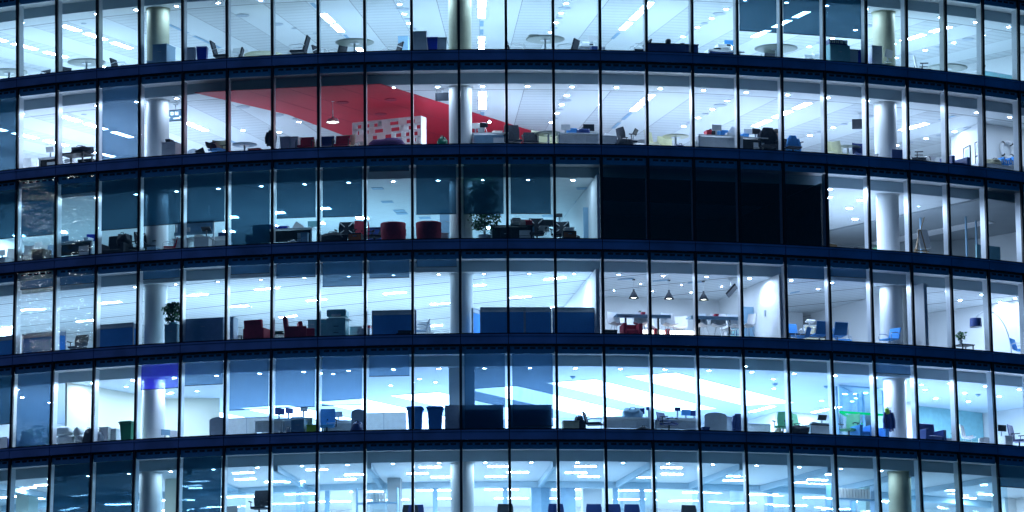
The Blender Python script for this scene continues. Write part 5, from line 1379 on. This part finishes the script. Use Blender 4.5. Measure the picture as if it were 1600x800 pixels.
# each lamp is told which storey (and room) it can reach, so that samples are not spent through solid floors and walls
ROOMS = {2: (5.0, 10.0), 3: (4.92, 9.0, 12.46)}
bpy.context.view_layer.update()
zones = {}; lamps = []
EMIT = {m.name for m in MATS.values() if any(n.bl_label == 'Emission' for n in m.node_tree.nodes)}
for o in sc.objects:
    if o.type != 'MESH' or not o.data.polygons: continue
    bb = [o.matrix_world @ Vector(c) for c in o.bound_box]
    c = sum(bb, Vector()) / 8; ext = max(b.x for b in bb) - min(b.x for b in bb)
    s = 4 - math.floor((c.z + .34) / H)
    if s < 0 or s > 5 or c.y < -5: continue
    k = (math.atan2(c.x, R - c.y) - TH0) / (1.5 / R)
    cuts = ROOMS.get(s, ()); i = sum(k > q for q in cuts)
    mine = [(s, i)] if ext < 6 else [(s, j) for j in range(len(cuts) + 1)]
    if o.name.startswith('partition_wall') and ext < 6: mine = [(s, j) for j in range(max(0, i - 1), min(len(cuts), i + 1) + 1)]
    for zn in mine:
        zones.setdefault(zn, bpy.data.collections.new('reach')).objects.link(o)
    if any(m and m.name in EMIT for m in o.data.materials): lamps.append((o, (s, i)))
panes = bpy.data.collections.new('reach')
for o in BLD.children:
    if o.name.startswith('window'): panes.objects.link(o)
for o in list(tw.children) + list(lo.children):
    if o.name.startswith('window'): o.light_linking.receiver_collection = panes
for o, zn in lamps: o.light_linking.receiver_collection = zones[zn]

# ------------------------------------------------------------------ camera, sky, light
cam = bpy.data.cameras.new('camera'); co = bpy.data.objects.new('camera', cam); COL.objects.link(co); sc.camera = co
cam.sensor_width = 36; cam.lens = F / 1600 * 36; cam.clip_end = 3000; cam.clip_start = 1
rt, up, fw = to_world(cr_, 0, -sr_), to_world(sr_, 0, cr_), to_world(0, 1, 0)
co.matrix_world = Matrix(((rt.x, up.x, -fw.x, EYE.x), (rt.y, up.y, -fw.y, EYE.y), (rt.z, up.z, -fw.z, EYE.z), (0, 0, 0, 1)))
gm = MB(); gm.quad([(-900, -900, -34), (900, -900, -34), (900, 900, -34), (-900, 900, -34)]); g = gm.build('pavement', mat('asphalt', (.05, .05, .055), .8)); tag(g, kind='structure')

w = bpy.data.worlds.new('World'); sc.world = w; w.use_nodes = True; nt = w.node_tree
sky = nt.nodes.new('ShaderNodeTexSky'); sky.sky_type = 'NISHITA'; sky.sun_disc = False
sky.sun_elevation = math.radians(1.0); sky.sun_rotation = math.radians(0)
hs = nt.nodes.new('ShaderNodeMix'); hs.data_type = 'RGBA'; hs.blend_type = 'MULTIPLY'; hs.inputs[0].default_value = 1.; hs.inputs[7].default_value = (.02, .26, 1.0, 1)
nt.links.new(sky.outputs[0], hs.inputs[6]); nt.links.new(hs.outputs[2], nt.nodes['Background'].inputs[0]); nt.nodes['Background'].inputs[1].default_value = .085
sl = bpy.data.lights.new('dusk_glow', 'SUN'); sl.energy = .06; sl.angle = math.radians(20); sl.color = (.7, .55, 1.)
so = bpy.data.objects.new('dusk_glow', sl); COL.objects.link(so); so.rotation_euler = Vector((-.62, -.30, .72)).to_track_quat('Z', 'Y').to_euler()

sc.view_settings.view_transform = 'Standard'; sc.view_settings.look = 'None'; sc.view_settings.exposure = 1.0; sc.view_settings.gamma = 1
sc.render.engine = 'CYCLES'; cy = sc.cycles
cy.use_denoising = True
try: cy.denoiser = 'OPENIMAGEDENOISE'
except Exception: pass
cy.max_bounces = 7; cy.diffuse_bounces = 4; cy.glossy_bounces = 3; cy.transparent_max_bounces = 24; cy.transmission_bounces = 4
cy.sample_clamp_indirect = 6; cy.caustics_reflective = False; cy.caustics_refractive = False; cy.use_light_tree = True
